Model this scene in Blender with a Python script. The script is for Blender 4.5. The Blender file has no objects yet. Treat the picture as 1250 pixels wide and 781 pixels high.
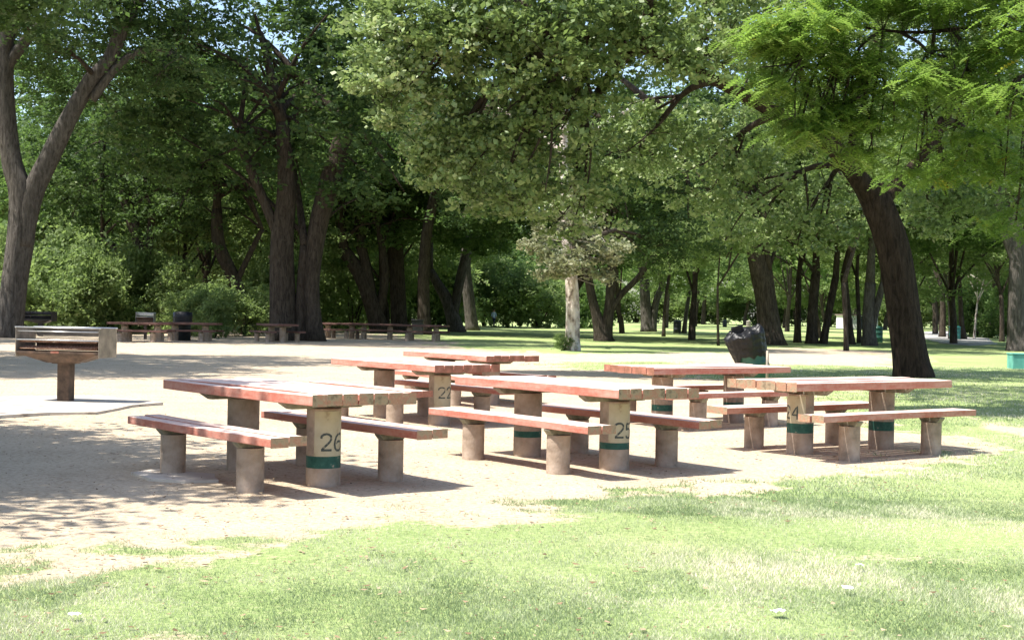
import bpy, math, random
import numpy as np
from mathutils import Vector
R = math.radians
SC = bpy.context.scene
COL = SC.collection

# ------------------------------------------------------------------ camera
CAMH = 1.3974; FPX = 1646.5; YH = 382.31; ROLL = 0.0185
cd = bpy.data.cameras.new('camera'); cam = bpy.data.objects.new('camera', cd); COL.objects.link(cam)
cam.location = (0, 0, CAMH); cam.rotation_mode = 'QUATERNION'
from mathutils import Matrix
cam.rotation_quaternion = (Matrix.Rotation(R(90), 3, 'X') @ Matrix.Rotation(ROLL, 3, 'Z')).to_quaternion()
cd.sensor_width = 36; cd.sensor_fit = 'HORIZONTAL'; cd.lens = FPX / 1250 * 36
cd.shift_y = -(390.5 - YH) / 1250; cd.clip_end = 6000; cd.clip_start = 0.05
SC.camera = cam

# ------------------------------------------------------------------ sun and sky
SUN_TO = Vector((-0.955, -0.295, 0)).normalized(); ELEV = R(62)
sun_vec = Vector((SUN_TO.x * math.cos(ELEV), SUN_TO.y * math.cos(ELEV), math.sin(ELEV)))
sl = bpy.data.lights.new('sun', 'SUN'); sl.energy = 5.0; sl.angle = R(0.53); sl.color = (1.0, 0.955, 0.88)
so = bpy.data.objects.new('sun', sl); COL.objects.link(so)
so.rotation_mode = 'QUATERNION'; so.rotation_quaternion = sun_vec.to_track_quat('Z', 'Y'); so.location = (-30, -10, 50)
w = bpy.data.worlds.new('World'); SC.world = w; w.use_nodes = True
nt = w.node_tree; bg = nt.nodes['Background']
sky = nt.nodes.new('ShaderNodeTexSky'); sky.sky_type = 'NISHITA'; sky.sun_disc = False
sky.sun_elevation = ELEV; sky.sun_rotation = math.atan2(SUN_TO.x, SUN_TO.y)
sky.air_density = 1.0; sky.dust_density = 1.5
nt.links.new(sky.outputs[0], bg.inputs[0]); bg.inputs[1].default_value = 0.14
SC.view_settings.view_transform = 'Standard'; SC.view_settings.look = 'None'
SC.view_settings.exposure = 1.08; SC.view_settings.gamma = 1
try: SC.view_settings.use_curve_mapping = False
except Exception: pass
cy = SC.cycles
cy.max_bounces = 6; cy.diffuse_bounces = 4; cy.glossy_bounces = 2; cy.transmission_bounces = 4; cy.transparent_max_bounces = 4

# ------------------------------------------------------------------ photograph geometry -> world
def G(px, py, z=0.0):
    a = px - 625; b = py - YH; A = a + ROLL * b; B = b - ROLL * a
    Y = FPX * (CAMH - z) / B
    return np.array([A * Y / FPX, Y])
def W(px, py, d):
    a = px - 625; b = py - YH; A = a + ROLL * b; B = b - ROLL * a
    return np.array([A * d / FPX, d, CAMH - B * d / FPX])

# ------------------------------------------------------------------ helpers
def tag(o, label=None, cat=None, group=None, kind=None):
    if label: o['label'] = label
    if cat: o['category'] = cat
    if group: o['group'] = group
    if kind: o['kind'] = kind
    return o
def thing(name, label, cat, loc=(0, 0, 0), rz=0.0, group=None):
    o = bpy.data.objects.new(name, None); COL.objects.link(o); o.empty_display_size = .2
    o.location = loc; o.rotation_euler = (0, 0, rz)
    return tag(o, label, cat, group)
def copy_tree(o, parent=None):
    c = o.copy(); COL.objects.link(c)
    if parent is not None: c.parent = parent
    for ch in list(o.children): copy_tree(ch, c)
    return c
class MB:
    def __init__(s): s.v = []; s.f = []; s.m = []; s.sm = []
    def add(s, vs, fs, m=0, smooth=False):
        n = len(s.v); s.v += [tuple(map(float, v)) for v in vs]
        for k, f in enumerate(fs):
            s.f.append(tuple(i + n for i in f)); s.m.append(m if not isinstance(m, (list, tuple)) else m[k]); s.sm.append(smooth)
    def box(s, lo, hi, m=0, skew=None):
        x0, y0, z0 = lo; x1, y1, z1 = hi
        vs = [(x0,y0,z0),(x1,y0,z0),(x1,y1,z0),(x0,y1,z0),(x0,y0,z1),(x1,y0,z1),(x1,y1,z1),(x0,y1,z1)]
        if skew: vs = [skew(v) for v in vs]
        s.add(vs, [(0,3,2,1),(4,5,6,7),(0,1,5,4),(1,2,6,5),(2,3,7,6),(3,0,4,7)], m)
    def tube(s, pts, rad, n=8, m=0, cap=True, ridge=None, closed=False):
        pts = np.array(pts, float); k = len(pts); rad = np.broadcast_to(np.array(rad, float), (k,))
        T = np.gradient(pts, axis=0); T /= np.linalg.norm(T, axis=1)[:, None] + 1e-12
        up = np.array([0.31, 0.93, 0.17]) if abs(T[0][1]) < .8 else np.array([1, 0, 0.1])
        vs = []; a = np.arange(n) * 2 * math.pi / n
        u = up - T[0] * (up @ T[0]); u /= np.linalg.norm(u)
        for i in range(k):
            u = u - T[i] * (u @ T[i]); u /= np.linalg.norm(u) + 1e-12; v = np.cross(T[i], u)
            rr = rad[i] * (1 + (ridge(i, a) if ridge else 0))
            vs += list(pts[i] + (np.cos(a) * rr)[:, None] * u + (np.sin(a) * rr)[:, None] * v)
        fs = [(i*n+j, i*n+(j+1)%n, (i+1)*n+(j+1)%n, (i+1)*n+j) for i in range(k-1) for j in range(n)]
        if cap: fs += [tuple(range(n))[::-1], tuple((k-1)*n + j for j in range(n))]
        s.add(vs, fs, m, True)
    def lathe(s, prof, n=24, m=0, wob=None):
        vs = []; k = len(prof)
        for i, (r, z) in enumerate(prof):
            for j in range(n):
                a = 2*math.pi*j/n; q = r * (1 + (wob(i, a) if wob else 0)); vs.append((q*math.cos(a), q*math.sin(a), z))
        mm = m
        fs = [(i*n+j, i*n+(j+1)%n, (i+1)*n+(j+1)%n, (i+1)*n+j) for i in range(k-1) for j in range(n)]
        s.add(vs, fs, mm, True)
    def build(s, name, mats, parent=None, bevel=0, tf=None):
        me = bpy.data.meshes.new(name)
        v = s.v if tf is None else [tf(p) for p in s.v]
        me.from_pydata(v, [], s.f); me.polygons.foreach_set('material_index', s.m); me.polygons.foreach_set('use_smooth', s.sm)
        for q in (mats if isinstance(mats, (list, tuple)) else [mats]): me.materials.append(q)
        me.update()
        o = bpy.data.objects.new(name, me); COL.objects.link(o)
        if parent is not None: o.parent = parent
        if bevel:
            b = o.modifiers.new('bevel', 'BEVEL'); b.width = bevel; b.segments = 2; b.limit_method = 'ANGLE'; b.angle_limit = R(40)
        return o
def quad_mesh(name, V, nv, tint, mat, parent=None, smooth=False):
    """V: (n, nv, 3) array of separate small faces."""
    n = len(V); me = bpy.data.meshes.new(name)
    me.vertices.add(n*nv); me.vertices.foreach_set('co', V.astype(np.float32).ravel())
    me.loops.add(n*nv); me.loops.foreach_set('vertex_index', np.arange(n*nv, dtype=np.int32))
    me.polygons.add(n); me.polygons.foreach_set('loop_start', np.arange(0, n*nv, nv, dtype=np.int32))
    me.polygons.foreach_set('loop_total', np.full(n, nv, dtype=np.int32))
    at = me.attributes.new('tint', 'FLOAT', 'POINT'); at.data.foreach_set('value', np.repeat(tint, nv).astype(np.float32))
    me.materials.append(mat); me.update(calc_edges=True)
    return me
def link(name, me, parent=None):
    o = bpy.data.objects.new(name, me); COL.objects.link(o)
    if parent is not None: o.parent = parent
    return o

# value noise in numpy
def vnoise(x, y, seed=0):
    x = np.asarray(x, float); y = np.asarray(y, float)
    xi = np.floor(x).astype(np.int64); yi = np.floor(y).astype(np.int64); fx = x - xi; fy = y - yi
    fx = fx*fx*(3-2*fx); fy = fy*fy*(3-2*fy)
    def h(a, b):
        n = (a * 374761393 + b * 668265263 + seed * 1442695041) & 0x7fffffff
        n = ((n ^ (n >> 13)) * 1274126177) & 0x7fffffff
        return ((n ^ (n >> 16)) & 0xffff) / 65535.0
    return (h(xi,yi)*(1-fx)+h(xi+1,yi)*fx)*(1-fy) + (h(xi,yi+1)*(1-fx)+h(xi+1,yi+1)*fx)*fy
def fbm(x, y, seed=0, o=4):
    s = 0; a = .5; t = 0
    for i in range(o): s = s + a*vnoise(x*2**i, y*2**i, seed+i*17); t += a; a *= .5
    return s / t

# ------------------------------------------------------------------ materials
def newmat(name):
    m = bpy.data.materials.new(name); m.use_nodes = True; n = m.node_tree
    for q in list(n.nodes): n.nodes.remove(q)
    out = n.nodes.new('ShaderNodeOutputMaterial'); p = n.nodes.new('ShaderNodeBsdfPrincipled')
    n.links.new(p.outputs[0], out.inputs[0])
    return m, n, p, out
def N(n, t, **kw):
    q = n.nodes.new(t)
    for k, v in kw.items():
        if k in q.inputs: q.inputs[k].default_value = v
        else: setattr(q, k, v)
    return q
def ramp(n, fac, stops, interp='LINEAR'):
    r = n.nodes.new('ShaderNodeValToRGB'); r.color_ramp.interpolation = interp
    e = r.color_ramp.elements
    while len(e) < len(stops): e.new(.5)
    for i, (p, c) in enumerate(stops):
        e[i].position = p; e[i].color = (*c, 1) if len(c) == 3 else c
    n.links.new(fac, r.inputs[0]); return r.outputs[0]
def coords(n, scale=(1,1,1), kind='Object'):
    tc = n.nodes.new('ShaderNodeTexCoord'); mp = n.nodes.new('ShaderNodeMapping'); mp.inputs['Scale'].default_value = scale
    n.links.new(tc.outputs[kind], mp.inputs[0]); return mp.outputs[0]
def noise(n, vec, scale, detail=4, rough=.55, dist=0):
    q = N(n, 'ShaderNodeTexNoise'); q.inputs['Scale'].default_value = scale; q.inputs['Detail'].default_value = detail
    q.inputs['Roughness'].default_value = rough; q.inputs['Distortion'].default_value = dist
    n.links.new(vec, q.inputs['Vector']); return q.outputs['Fac']
def mix(n, fac, a, b, mode='MIX'):
    q = n.nodes.new('ShaderNodeMix'); q.data_type = 'RGBA'; q.blend_type = mode
    for s, v in ((0, fac), (6, a), (7, b)):
        if hasattr(v, 'is_linked'): n.links.new(v, q.inputs[s])
        elif s == 0: q.inputs[0].default_value = v
        else: q.inputs[s].default_value = (*v, 1)
    return q.outputs[2]
def bump(n, p, h, strength=.4, dist=.02):
    b = n.nodes.new('ShaderNodeBump'); b.inputs['Strength'].default_value = strength; b.inputs['Distance'].default_value = dist
    n.links.new(h, b.inputs['Height']); n.links.new(b.outputs[0], p.inputs['Normal'])

def mat_noise(name, stops, scale=6, detail=5, rough=.85, bstr=.3, bdist=.01, sc=(1,1,1), metallic=0, spec=.3, b_scale=None):
    m, n, p, o = newmat(name); v = coords(n, sc); f = noise(n, v, scale, detail, .6)
    n.links.new(ramp(n, f, stops), p.inputs['Base Color']); p.inputs['Roughness'].default_value = rough
    p.inputs['Metallic'].default_value = metallic; p.inputs['Specular IOR Level'].default_value = spec
    if bstr: bump(n, p, noise(n, v, b_scale or scale*3, 4), bstr, bdist)
    return m

def leafmat(name, stops, trans=(.25,.42,.05), tfac=.38, rough=.6, spec=.18):
    m, n, p, out = newmat(name)
    at = N(n, 'ShaderNodeAttribute'); at.attribute_name = 'tint'
    f = noise(n, coords(n), .35, 2)
    ad = N(n, 'ShaderNodeMath', operation='ADD'); n.links.new(at.outputs['Fac'], ad.inputs[0])
    mu = N(n, 'ShaderNodeMath', operation='MULTIPLY_ADD'); n.links.new(f, mu.inputs[0]); mu.inputs[1].default_value = .9; mu.inputs[2].default_value = -.45
    n.links.new(mu.outputs[0], ad.inputs[1])
    c = ramp(n, ad.outputs[0], stops)
    n.links.new(c, p.inputs['Base Color']); p.inputs['Roughness'].default_value = rough; p.inputs['Specular IOR Level'].default_value = spec
    t = N(n, 'ShaderNodeBsdfTranslucent'); n.links.new(mix(n, .5, c, trans), t.inputs[0])
    ms = N(n, 'ShaderNodeMixShader'); ms.inputs[0].default_value = tfac
    n.links.new(p.outputs[0], ms.inputs[1]); n.links.new(t.outputs[0], ms.inputs[2]); n.links.new(ms.outputs[0], out.inputs[0])
    return m
M = {}
M['oakleaf'] = leafmat('oak_leaf', [(0,(.06,.095,.03)),(.35,(.125,.185,.06)),(.7,(.25,.33,.13)),(1,(.44,.48,.28))], (.34,.48,.12), .36, .45, .35)
M['locleaf'] = leafmat('locust_leaf', [(0,(.06,.115,.024)),(.5,(.13,.21,.045)),(.93,(.23,.32,.075)),(1,(.40,.32,.04))], (.33,.54,.08), .44)
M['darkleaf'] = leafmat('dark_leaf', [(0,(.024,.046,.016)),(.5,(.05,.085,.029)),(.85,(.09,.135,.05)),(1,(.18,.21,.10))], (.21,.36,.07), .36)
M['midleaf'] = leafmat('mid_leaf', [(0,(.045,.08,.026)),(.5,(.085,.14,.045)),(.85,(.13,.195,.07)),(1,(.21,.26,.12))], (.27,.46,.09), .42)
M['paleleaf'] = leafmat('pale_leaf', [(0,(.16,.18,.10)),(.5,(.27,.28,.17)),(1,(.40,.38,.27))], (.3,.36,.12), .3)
M['farleaf'] = leafmat('far_lit_leaf', [(0,(.08,.12,.045)),(.5,(.15,.21,.08)),(.85,(.21,.27,.12)),(1,(.28,.32,.17))], (.40,.56,.14), .48)  # paler tone for far crowns and bushes, standing in for sun on them
M['grass'] = leafmat('grass_blade', [(0,(.22,.29,.14)),(.35,(.37,.43,.25)),(.65,(.51,.52,.36)),(1,(.72,.66,.52))], (.48,.53,.32), .33, .7, .12)
M['litter'] = leafmat('leaf_litter', [(0,(.10,.065,.04)),(.5,(.22,.15,.09)),(1,(.42,.33,.22))], (.3,.2,.1), .1, .8, .1)

def barkmat(name, dark, light, mossy=None):
    m, n, p, o = newmat(name); v = coords(n, (1,1,.22)); f = noise(n, v, 10, 8, .72, .6)
    big = noise(n, coords(n), .9, 3)
    c = ramp(n, f, [(.38, dark), (.47, tuple(x*.6+y*.4 for x, y in zip(dark, light))), (.62, light)])
    c = mix(n, mul(n, big, .5), c, tuple(x*.6 for x in dark))
    n.links.new(c, p.inputs['Base Color']); p.inputs['Roughness'].default_value = .95; p.inputs['Specular IOR Level'].default_value = .15
    bump(n, p, f, 1.0, .14); return m
def mul(n, a, k):
    q = N(n, 'ShaderNodeMath', operation='MULTIPLY'); n.links.new(a, q.inputs[0]); q.inputs[1].default_value = k; return q.outputs[0]
M['bark'] = barkmat('bark', (.035,.027,.02), (.115,.092,.072))
M['barkred'] = barkmat('bark_warm', (.024,.016,.012), (.085,.058,.043))
M['barkpale'] = mat_noise('bark_pale', [(.36,(.13,.10,.08)),(.45,(.34,.28,.24)),(.54,(.52,.46,.41)),(.7,(.62,.57,.52))], 5, 9, .9, .9, .06, (1,1,.45))
M['barkgrey'] = barkmat('bark_grey', (.06,.052,.046), (.18,.16,.142))

# painted red planks
def paint(name, red, worn, amount, stretch=(1.2, 14, 6)):
    m, n, p, o = newmat(name); v = coords(n, stretch)
    f = noise(n, v, 2.2, 6, .7); g = noise(n, coords(n), 26, 4, .7); b = noise(n, coords(n), 1.7, 3)
    ad = N(n, 'ShaderNodeMath', operation='ADD'); n.links.new(mul(n, f, .6), ad.inputs[0]); n.links.new(mul(n, g, .25), ad.inputs[1])
    a2 = N(n, 'ShaderNodeMath', operation='ADD'); n.links.new(ad.outputs[0], a2.inputs[0]); n.links.new(mul(n, b, .3), a2.inputs[1])
    c = ramp(n, a2.outputs[0], [(amount-.12, red), (amount, tuple((x+y)/2 for x, y in zip(red, worn))), (amount+.12, worn)])
    n.links.new(c, p.inputs['Base Color']); p.inputs['Roughness'].default_value = .62; p.inputs['Specular IOR Level'].default_value = .35
    bump(n, p, noise(n, coords(n, (1, 22, 8)), 5, 5), .35, .006); return m
M['top'] = paint('worn_red_paint_top', (.55,.33,.27), (.68,.56,.49), .52)
M['side'] = paint('red_paint_side', (.40,.125,.085), (.52,.30,.24), .60)
M['end'] = mat_noise('weathered_plank_end', [(.36,(.19,.14,.09)),(.46,(.33,.25,.16)),(.56,(.37,.19,.12)),(.72,(.44,.37,.25))], 9, 5, .9, .6, .01, b_scale=60)
M['endred'] = mat_noise('red_plank_end', [(.36,(.24,.11,.07)),(.6,(.38,.16,.11)),(.75,(.45,.30,.22))], 10, 5, .9, .6, .01, b_scale=60)
M['cleat'] = mat_noise('grey_cleat', [(.3,(.15,.14,.10)),(.6,(.27,.25,.19)),(.8,(.34,.31,.24))], 14, 5, .85, .4, .006)
M['concrete'] = mat_noise('pink_concrete', [(.3,(.20,.15,.11)),(.45,(.32,.245,.185)),(.6,(.40,.315,.25)),(.75,(.46,.38,.31))], 6, 9, .92, .7, .008, b_scale=55)
M['cream'] = mat_noise('cream_paint', [(.32,(.28,.22,.14)),(.42,(.44,.38,.26)),(.7,(.52,.47,.34))], 7, 9, .8, .4, .005, b_scale=55)
M['green'] = mat_noise('dark_green_paint', [(.3,(.01,.055,.042)),(.57,(.024,.095,.072)),(.61,(.05,.12,.09)),(.66,(.33,.26,.2))], 16, 8, .6, .3, .004)
M['digit'] = mat_noise('faded_black_stencil', [(.35,(.05,.06,.06)),(.56,(.09,.10,.09)),(.64,(.38,.33,.24))], 34, 6, .8, 0)
M['rust'] = mat_noise('rusty_steel', [(.3,(.05,.035,.028)),(.5,(.11,.075,.055)),(.75,(.20,.125,.085))], 8, 6, .75, .4, .004, metallic=.25)
M['steel'] = mat_noise('weathered_steel', [(.3,(.15,.135,.115)),(.5,(.25,.22,.18)),(.7,(.34,.30,.25))], 6, 6, .6, .2, .003, metallic=.4)
M['chrome'] = mat_noise('galvanised_bar', [(.3,(.42,.42,.42)),(.7,(.62,.62,.6))], 10, 4, .38, 0, metallic=.85)
M['grate'] = mat_noise('rusty_grate', [(.35,(.16,.07,.04)),(.6,(.32,.20,.14)),(.75,(.6,.52,.44))], 20, 5, .6, 0, metallic=.5)
M['bag'] = mat_noise('black_plastic', [(.3,(.006,.006,.008)),(.7,(.012,.012,.015))], 5, 5, .38, .7, .03, (1,1,2.6), spec=.3, b_scale=7)
M['drum'] = mat_noise('green_drum_paint', [(.3,(.012,.06,.045)),(.6,(.02,.10,.07)),(.8,(.05,.14,.10))], 6, 6, .45, .2, .004, spec=.5)
M['drumdark'] = mat_noise('dark_drum', [(.3,(.015,.018,.022)),(.7,(.035,.045,.05))], 6, 5, .5, .2, .004)
M['drumteal'] = mat_noise('teal_drum', [(.3,(.02,.12,.11)),(.7,(.04,.18,.16))], 6, 5, .5, .2, .004)
M['teal'] = mat_noise('teal_box_paint', [(.3,(.10,.34,.29)),(.7,(.15,.42,.36))], 5, 5, .5, .2, .003)
M['pad'] = mat_noise('concrete_pad', [(.36,(.26,.22,.18)),(.45,(.46,.41,.35)),(.7,(.56,.51,.44))], 3, 8, .9, .5, .01, b_scale=30)
M['asphalt'] = mat_noise('pale_asphalt', [(.3,(.30,.29,.27)),(.7,(.40,.385,.36))], 2, 8, .9, .3, .01, b_scale=40)
M['black'] = mat_noise('charcoal_steel', [(.3,(.012,.012,.016)),(.7,(.035,.033,.038))], 6, 5, .5, .2, .003)
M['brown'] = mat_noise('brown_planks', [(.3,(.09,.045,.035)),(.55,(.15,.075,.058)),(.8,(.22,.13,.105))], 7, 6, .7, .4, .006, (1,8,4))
M['stucco'] = mat_noise('white_stucco', [(.3,(.66,.64,.6)),(.7,(.78,.77,.74))], 3, 4, .9, .2, .004)
M['roof'] = mat_noise('brown_roof', [(.3,(.12,.09,.075)),(.7,(.2,.16,.13))], 4, 5, .9, .3, .02)
M['glass'] = mat_noise('dark_glass', [(.3,(.02,.025,.03)),(.7,(.04,.045,.05))], 2, 2, .1, 0, spec=.8)
M['paper'] = mat_noise('white_paper', [(.3,(.7,.7,.7)),(.7,(.8,.8,.8))], 4, 3, .7, .2, .01)
M['red'] = mat_noise('red_sticker', [(.3,(.26,.09,.06)),(.7,(.34,.15,.11))], 20, 3, .6, 0)

# ------------------------------------------------------------------ ground
DIRT_PX = [(-260,735),(0,690),(150,680),(300,672),(400,668),(500,648),(600,634),(700,620),(800,607),(900,598),(1000,586),(1080,573),(1150,562),(1195,549),
           (1165,537),(1110,527),(1060,505),(1000,487),(960,473),(900,463),(820,457),(740,452),(655,447),(700,443),(800,442),(960,446),(1090,448),(1110,442),(1092,428),
           (960,424),(900,430),(780,431),(700,432),(640,430),(580,425),(545,419),(480,408),(400,403),(300,400),(150,392),(0,390),(-700,392),(-900,735)]
DIRT = np.array([G(*q) for q in DIRT_PX])
PATH = np.array([G(*q) for q in [(1128,405),(1160,404.5),(1182,408),(1206,414),(1216,420),(1180,422),(1150,419),(1128,413)]])
TRAIL = np.array([G(*q) for q in [(1175,506),(1215,516),(1300,530),(1300,545),(1240,534),(1190,520)]])
def sdist(X, Y, P):
    """signed distance to polygon, positive inside"""
    d = np.full(X.shape, 1e9); ins = np.zeros(X.shape, bool); n = len(P)
    for i in range(n):
        ax, ay = P[i]; bx, by = P[(i+1) % n]; ex, ey = bx-ax, by-ay
        t = np.clip(((X-ax)*ex + (Y-ay)*ey) / (ex*ex+ey*ey+1e-12), 0, 1)
        d = np.minimum(d, np.hypot(X-ax-t*ex, Y-ay-t*ey))
        c = ((ay > Y) != (by > Y)); xx = (bx-ax)*(Y-ay)/((by-ay) if by != ay else 1e-9)+ax
        ins ^= c & (X < xx)
    return np.where(ins, d, -d)
def dirtmask(X, Y):
    s = sdist(X, Y, DIRT); wd = .25 + .012*Y
    nz = fbm(X*1.1, Y*1.1, 3, 5) - .5; nz2 = fbm(X*6, Y*6, 11, 3) - .5
    m = s/wd*.55 + nz*3.0 + nz2*1.6
    m = 1/(1+np.exp(-m*3.2))
    t = sdist(X, Y, TRAIL); m = np.maximum(m, 1/(1+np.exp(-(t/.25 + nz*3)*2.5)))
    # thin grass strewn in the dirt, and bare patches in the lawn
    tuft = np.clip((fbm(X*2.6+40, Y*2.6, 29, 4)-.60)*8, 0, 1) * np.clip(1.2 - s/2.2, 0, 1)
    m = m*(1-.42*tuft)
    bare = np.clip((fbm(X*.9+9, Y*.9+70, 51, 4)-.66)*8, 0, 1)*.55*np.clip(1.6+s/3.5, 0, 1)
    return np.clip(np.maximum(m, bare), 0, 1)
def axis(fine_lo, fine_hi, step, lo, hi, g=1.09):
    a = list(np.arange(fine_lo, fine_hi+1e-6, step)); s = step
    while a[-1] < hi: s *= g; a.append(a[-1]+s)
    s = step
    while a[0] > lo: s *= g; a.insert(0, a[0]-s)
    return np.array(a)
gx = axis(-6, 8, .07, -2500, 2500, 1.035); gy = axis(5, 19, .07, -300, 3500, 1.025)
GX, GY = np.meshgrid(gx, gy)
gm = dirtmask(GX, GY)
GZ = (fbm(GX*.8, GY*.8, 7, 4)-.5)*.03*np.clip(1-np.hypot(GX, GY)/60, 0, 1) + (fbm(GX*4, GY*4, 8, 2)-.5)*.012*np.clip(1-np.hypot(GX, GY)/30, 0, 1)
ny_, nx_ = GX.shape
me = bpy.data.meshes.new('ground'); me.vertices.add(GX.size)
me.vertices.foreach_set('co', np.stack([GX, GY, GZ], -1).astype(np.float32).ravel())
ii = np.arange(GX.size).reshape(ny_, nx_)
F = np.stack([ii[:-1,:-1], ii[:-1,1:], ii[1:,1:], ii[1:,:-1]], -1).reshape(-1, 4)
me.loops.add(F.size); me.loops.foreach_set('vertex_index', F.astype(np.int32).ravel())
me.polygons.add(len(F)); me.polygons.foreach_set('loop_start', np.arange(0, F.size, 4, dtype=np.int32)); me.polygons.foreach_set('loop_total', np.full(len(F), 4, dtype=np.int32))
at = me.attributes.new('dirt', 'FLOAT', 'POINT'); at.data.foreach_set('value', gm.astype(np.float32).ravel())
me.update(calc_edges=True); me.polygons.foreach_set('use_smooth', np.ones(len(F), bool))
m, n, p, o = newmat('dirt_and_lawn')
at = N(n, 'ShaderNodeAttribute'); at.attribute_name = 'dirt'
v = coords(n, kind='Object')
f1 = noise(n, v, 1.3, 6, .65); f2 = noise(n, v, 22, 5, .7); f3 = noise(n, v, .35, 4); f4 = noise(n, v, 140, 3, .7)
dirt_c = ramp(n, f1, [(.3,(.36,.28,.19)),(.5,(.49,.395,.285)),(.7,(.58,.48,.35))])
dirt_c = mix(n, .55, dirt_c, ramp(n, f2, [(.36,(.20,.145,.095)),(.46,(.46,.37,.26)),(.66,(.60,.51,.39))]))
gr = ramp(n, f3, [(.32,(.17,.24,.10)),(.5,(.28,.33,.155)),(.68,(.42,.40,.24))])
gr = mix(n, .6, gr, ramp(n, f2, [(.3,(.13,.20,.05)),(.5,(.28,.37,.12)),(.7,(.48,.47,.26))]))
th = N(n, 'ShaderNodeMath', operation='MULTIPLY_ADD'); n.links.new(f2, th.inputs[0]); th.inputs[1].default_value = .9; th.inputs[2].default_value = -.45
sm = N(n, 'ShaderNodeMath', operation='ADD'); n.links.new(at.outputs['Fac'], sm.inputs[0]); n.links.new(th.outputs[0], sm.inputs[1])
fac = ramp(n, sm.outputs[0], [(.38,(0,0,0)),(.62,(1,1,1))])
n.links.new(mix(n, fac, gr, dirt_c), p.inputs['Base Color']); p.inputs['Roughness'].default_value = .95; p.inputs['Specular IOR Level'].default_value = .1
hh = N(n, 'ShaderNodeMath', operation='MULTIPLY_ADD'); n.links.new(f4, hh.inputs[0]); hh.inputs[1].default_value = .35; n.links.new(f2, hh.inputs[2])
h5 = N(n, 'ShaderNodeMath', operation='MULTIPLY_ADD'); n.links.new(noise(n, v, 5.5, 3, .6), h5.inputs[0]); h5.inputs[1].default_value = .8; n.links.new(hh.outputs[0], h5.inputs[2])
bump(n, p, h5.outputs[0], .8, .03)
me.materials.append(m); tag(link('ground', me), kind='structure')

def flat_patch(name, P, z, mat, thick=.0, res=1, wob=0.05, seed=1):
    rng = random.Random(seed); pts = []
    for i in range(len(P)):
        a = P[i]; b = P[(i+1) % len(P)]; k = max(2, int(np.hypot(*(b-a))/res))
        for j in range(k):
            q = a+(b-a)*j/k; pts.append((q[0]+rng.uniform(-wob,wob), q[1]+rng.uniform(-wob,wob)))
    n_ = len(pts); mb = MB()
    mb.add([(x,y,z) for x,y in pts]+[(x,y,z-.1) for x,y in pts], [tuple(range(n_))]+[(i,n_+i,n_+(i+1)%n_,(i+1)%n_) for i in range(n_)])
    o = mb.build(name, mat); 
    bpm = o.data
    if bpm.polygons[0].normal.z < 0: bpm.flip_normals()
    return tag(o, kind='structure')
flat_patch('path', PATH, .03, M['asphalt'], res=2, wob=.25)
flat_patch('concrete_slab', np.array([G(*q) for q in [(-60,513),(60,506.5),(120,506),(160,497),(200,494),(120,485),(20,486),(-60,489)]]), .035, M['pad'], wob=.03, res=.5)
flat_patch('footing_slab', np.array([G(*q) for q in [(162,579),(190,575),(262,581),(268,589),(225,590),(180,587)]]), .022, M['pad'], wob=.02, res=.2, seed=4)

# ------------------------------------------------------------------ grass blades, litter
rng = np.random.default_rng(5)
def blades(n, dlo, dhi, hmin, hmax, wd, seed, maskmax=.5, spread=.42):
    r = np.random.default_rng(seed)
    d = dlo + (dhi-dlo)*r.random(n)**1.25; x = (r.random(n)*2-1)*spread*d
    keep = dirtmask(x, d) + (r.random(n)-.5)*.5 < maskmax; x = x[keep]; d = d[keep]; k = len(x)
    h = (hmin+(hmax-hmin)*r.random(k)) * (.6+.8*fbm(x*1.3, d*1.3, 77, 3)); a = r.random(k)*6.283; ln = h*(.3+.7*r.random(k)); b = r.random(k)*6.283
    z = np.interp(d, [0, 100], [0, 0]) - .004
    P = np.stack([x, d, np.full(k, 0.0)+z], -1)
    s = np.stack([np.cos(a), np.sin(a), 0*a], -1)*(wd*(.6+.8*r.random(k)))[:, None]
    t = P + np.stack([np.cos(b)*ln, np.sin(b)*ln, h], -1)
    patch = fbm(x*1.1+3, d*.8, 91, 5); weed = np.clip((fbm(x*3.3, d*2.6+9, 37, 3)-.62)*12, 0, 1)
    tint = np.clip((patch-.5)*2.6+.5 - .5*weed + (r.random(k)-.5)*.5 + (r.random(k) > .9)*.3, 0, 1)
    return np.stack([P-s, P+s, t], 1), tint
A = [blades(290000, 5.2, 10.5, .010, .028, .0026, 1), blades(170000, 9.5, 19, .012, .033, .0042, 2), blades(70000, 18, 42, .02, .045, .010, 3)]
V = np.concatenate([q[0] for q in A]); T = np.concatenate([q[1] for q in A])
tag(link('grass', quad_mesh('grass', V, 3, T, M['grass'])), label='short pale green mown lawn grass with dry yellow patches', cat='grass', kind='stuff')
r = np.random.default_rng(8); n_ = 8200
d = 5.6+42*r.random(n_)**2; x = (r.random(n_)*2-1)*.42*d; k = (sdist(x, d, DIRT) > -1.0) | (r.random(n_) < .25); x = x[k]; d = d[k]; n_ = len(x)
a = r.random(n_)*6.283; L_ = .005+.022*r.random(n_)**4 + .0004*d; wv = L_*(.25+.4*r.random(n_))
c_, s_ = np.cos(a), np.sin(a); z = .012+.012*r.random(n_)
V = np.stack([np.stack([x+c_*L_, d+s_*L_, z+.01*r.random(n_)], -1), np.stack([x-s_*wv, d+c_*wv, z], -1), np.stack([x-c_*L_, d-s_*L_, z+.01*r.random(n_)], -1), np.stack([x+s_*wv, d-c_*wv, z+.004], -1)], 1)
tag(link('leaf_litter', quad_mesh('leaf_litter', V, 4, r.random(n_), M['litter'])), label='scattered dry leaves and bark crumbs on the dirt', cat='leaf litter', kind='stuff')

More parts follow.
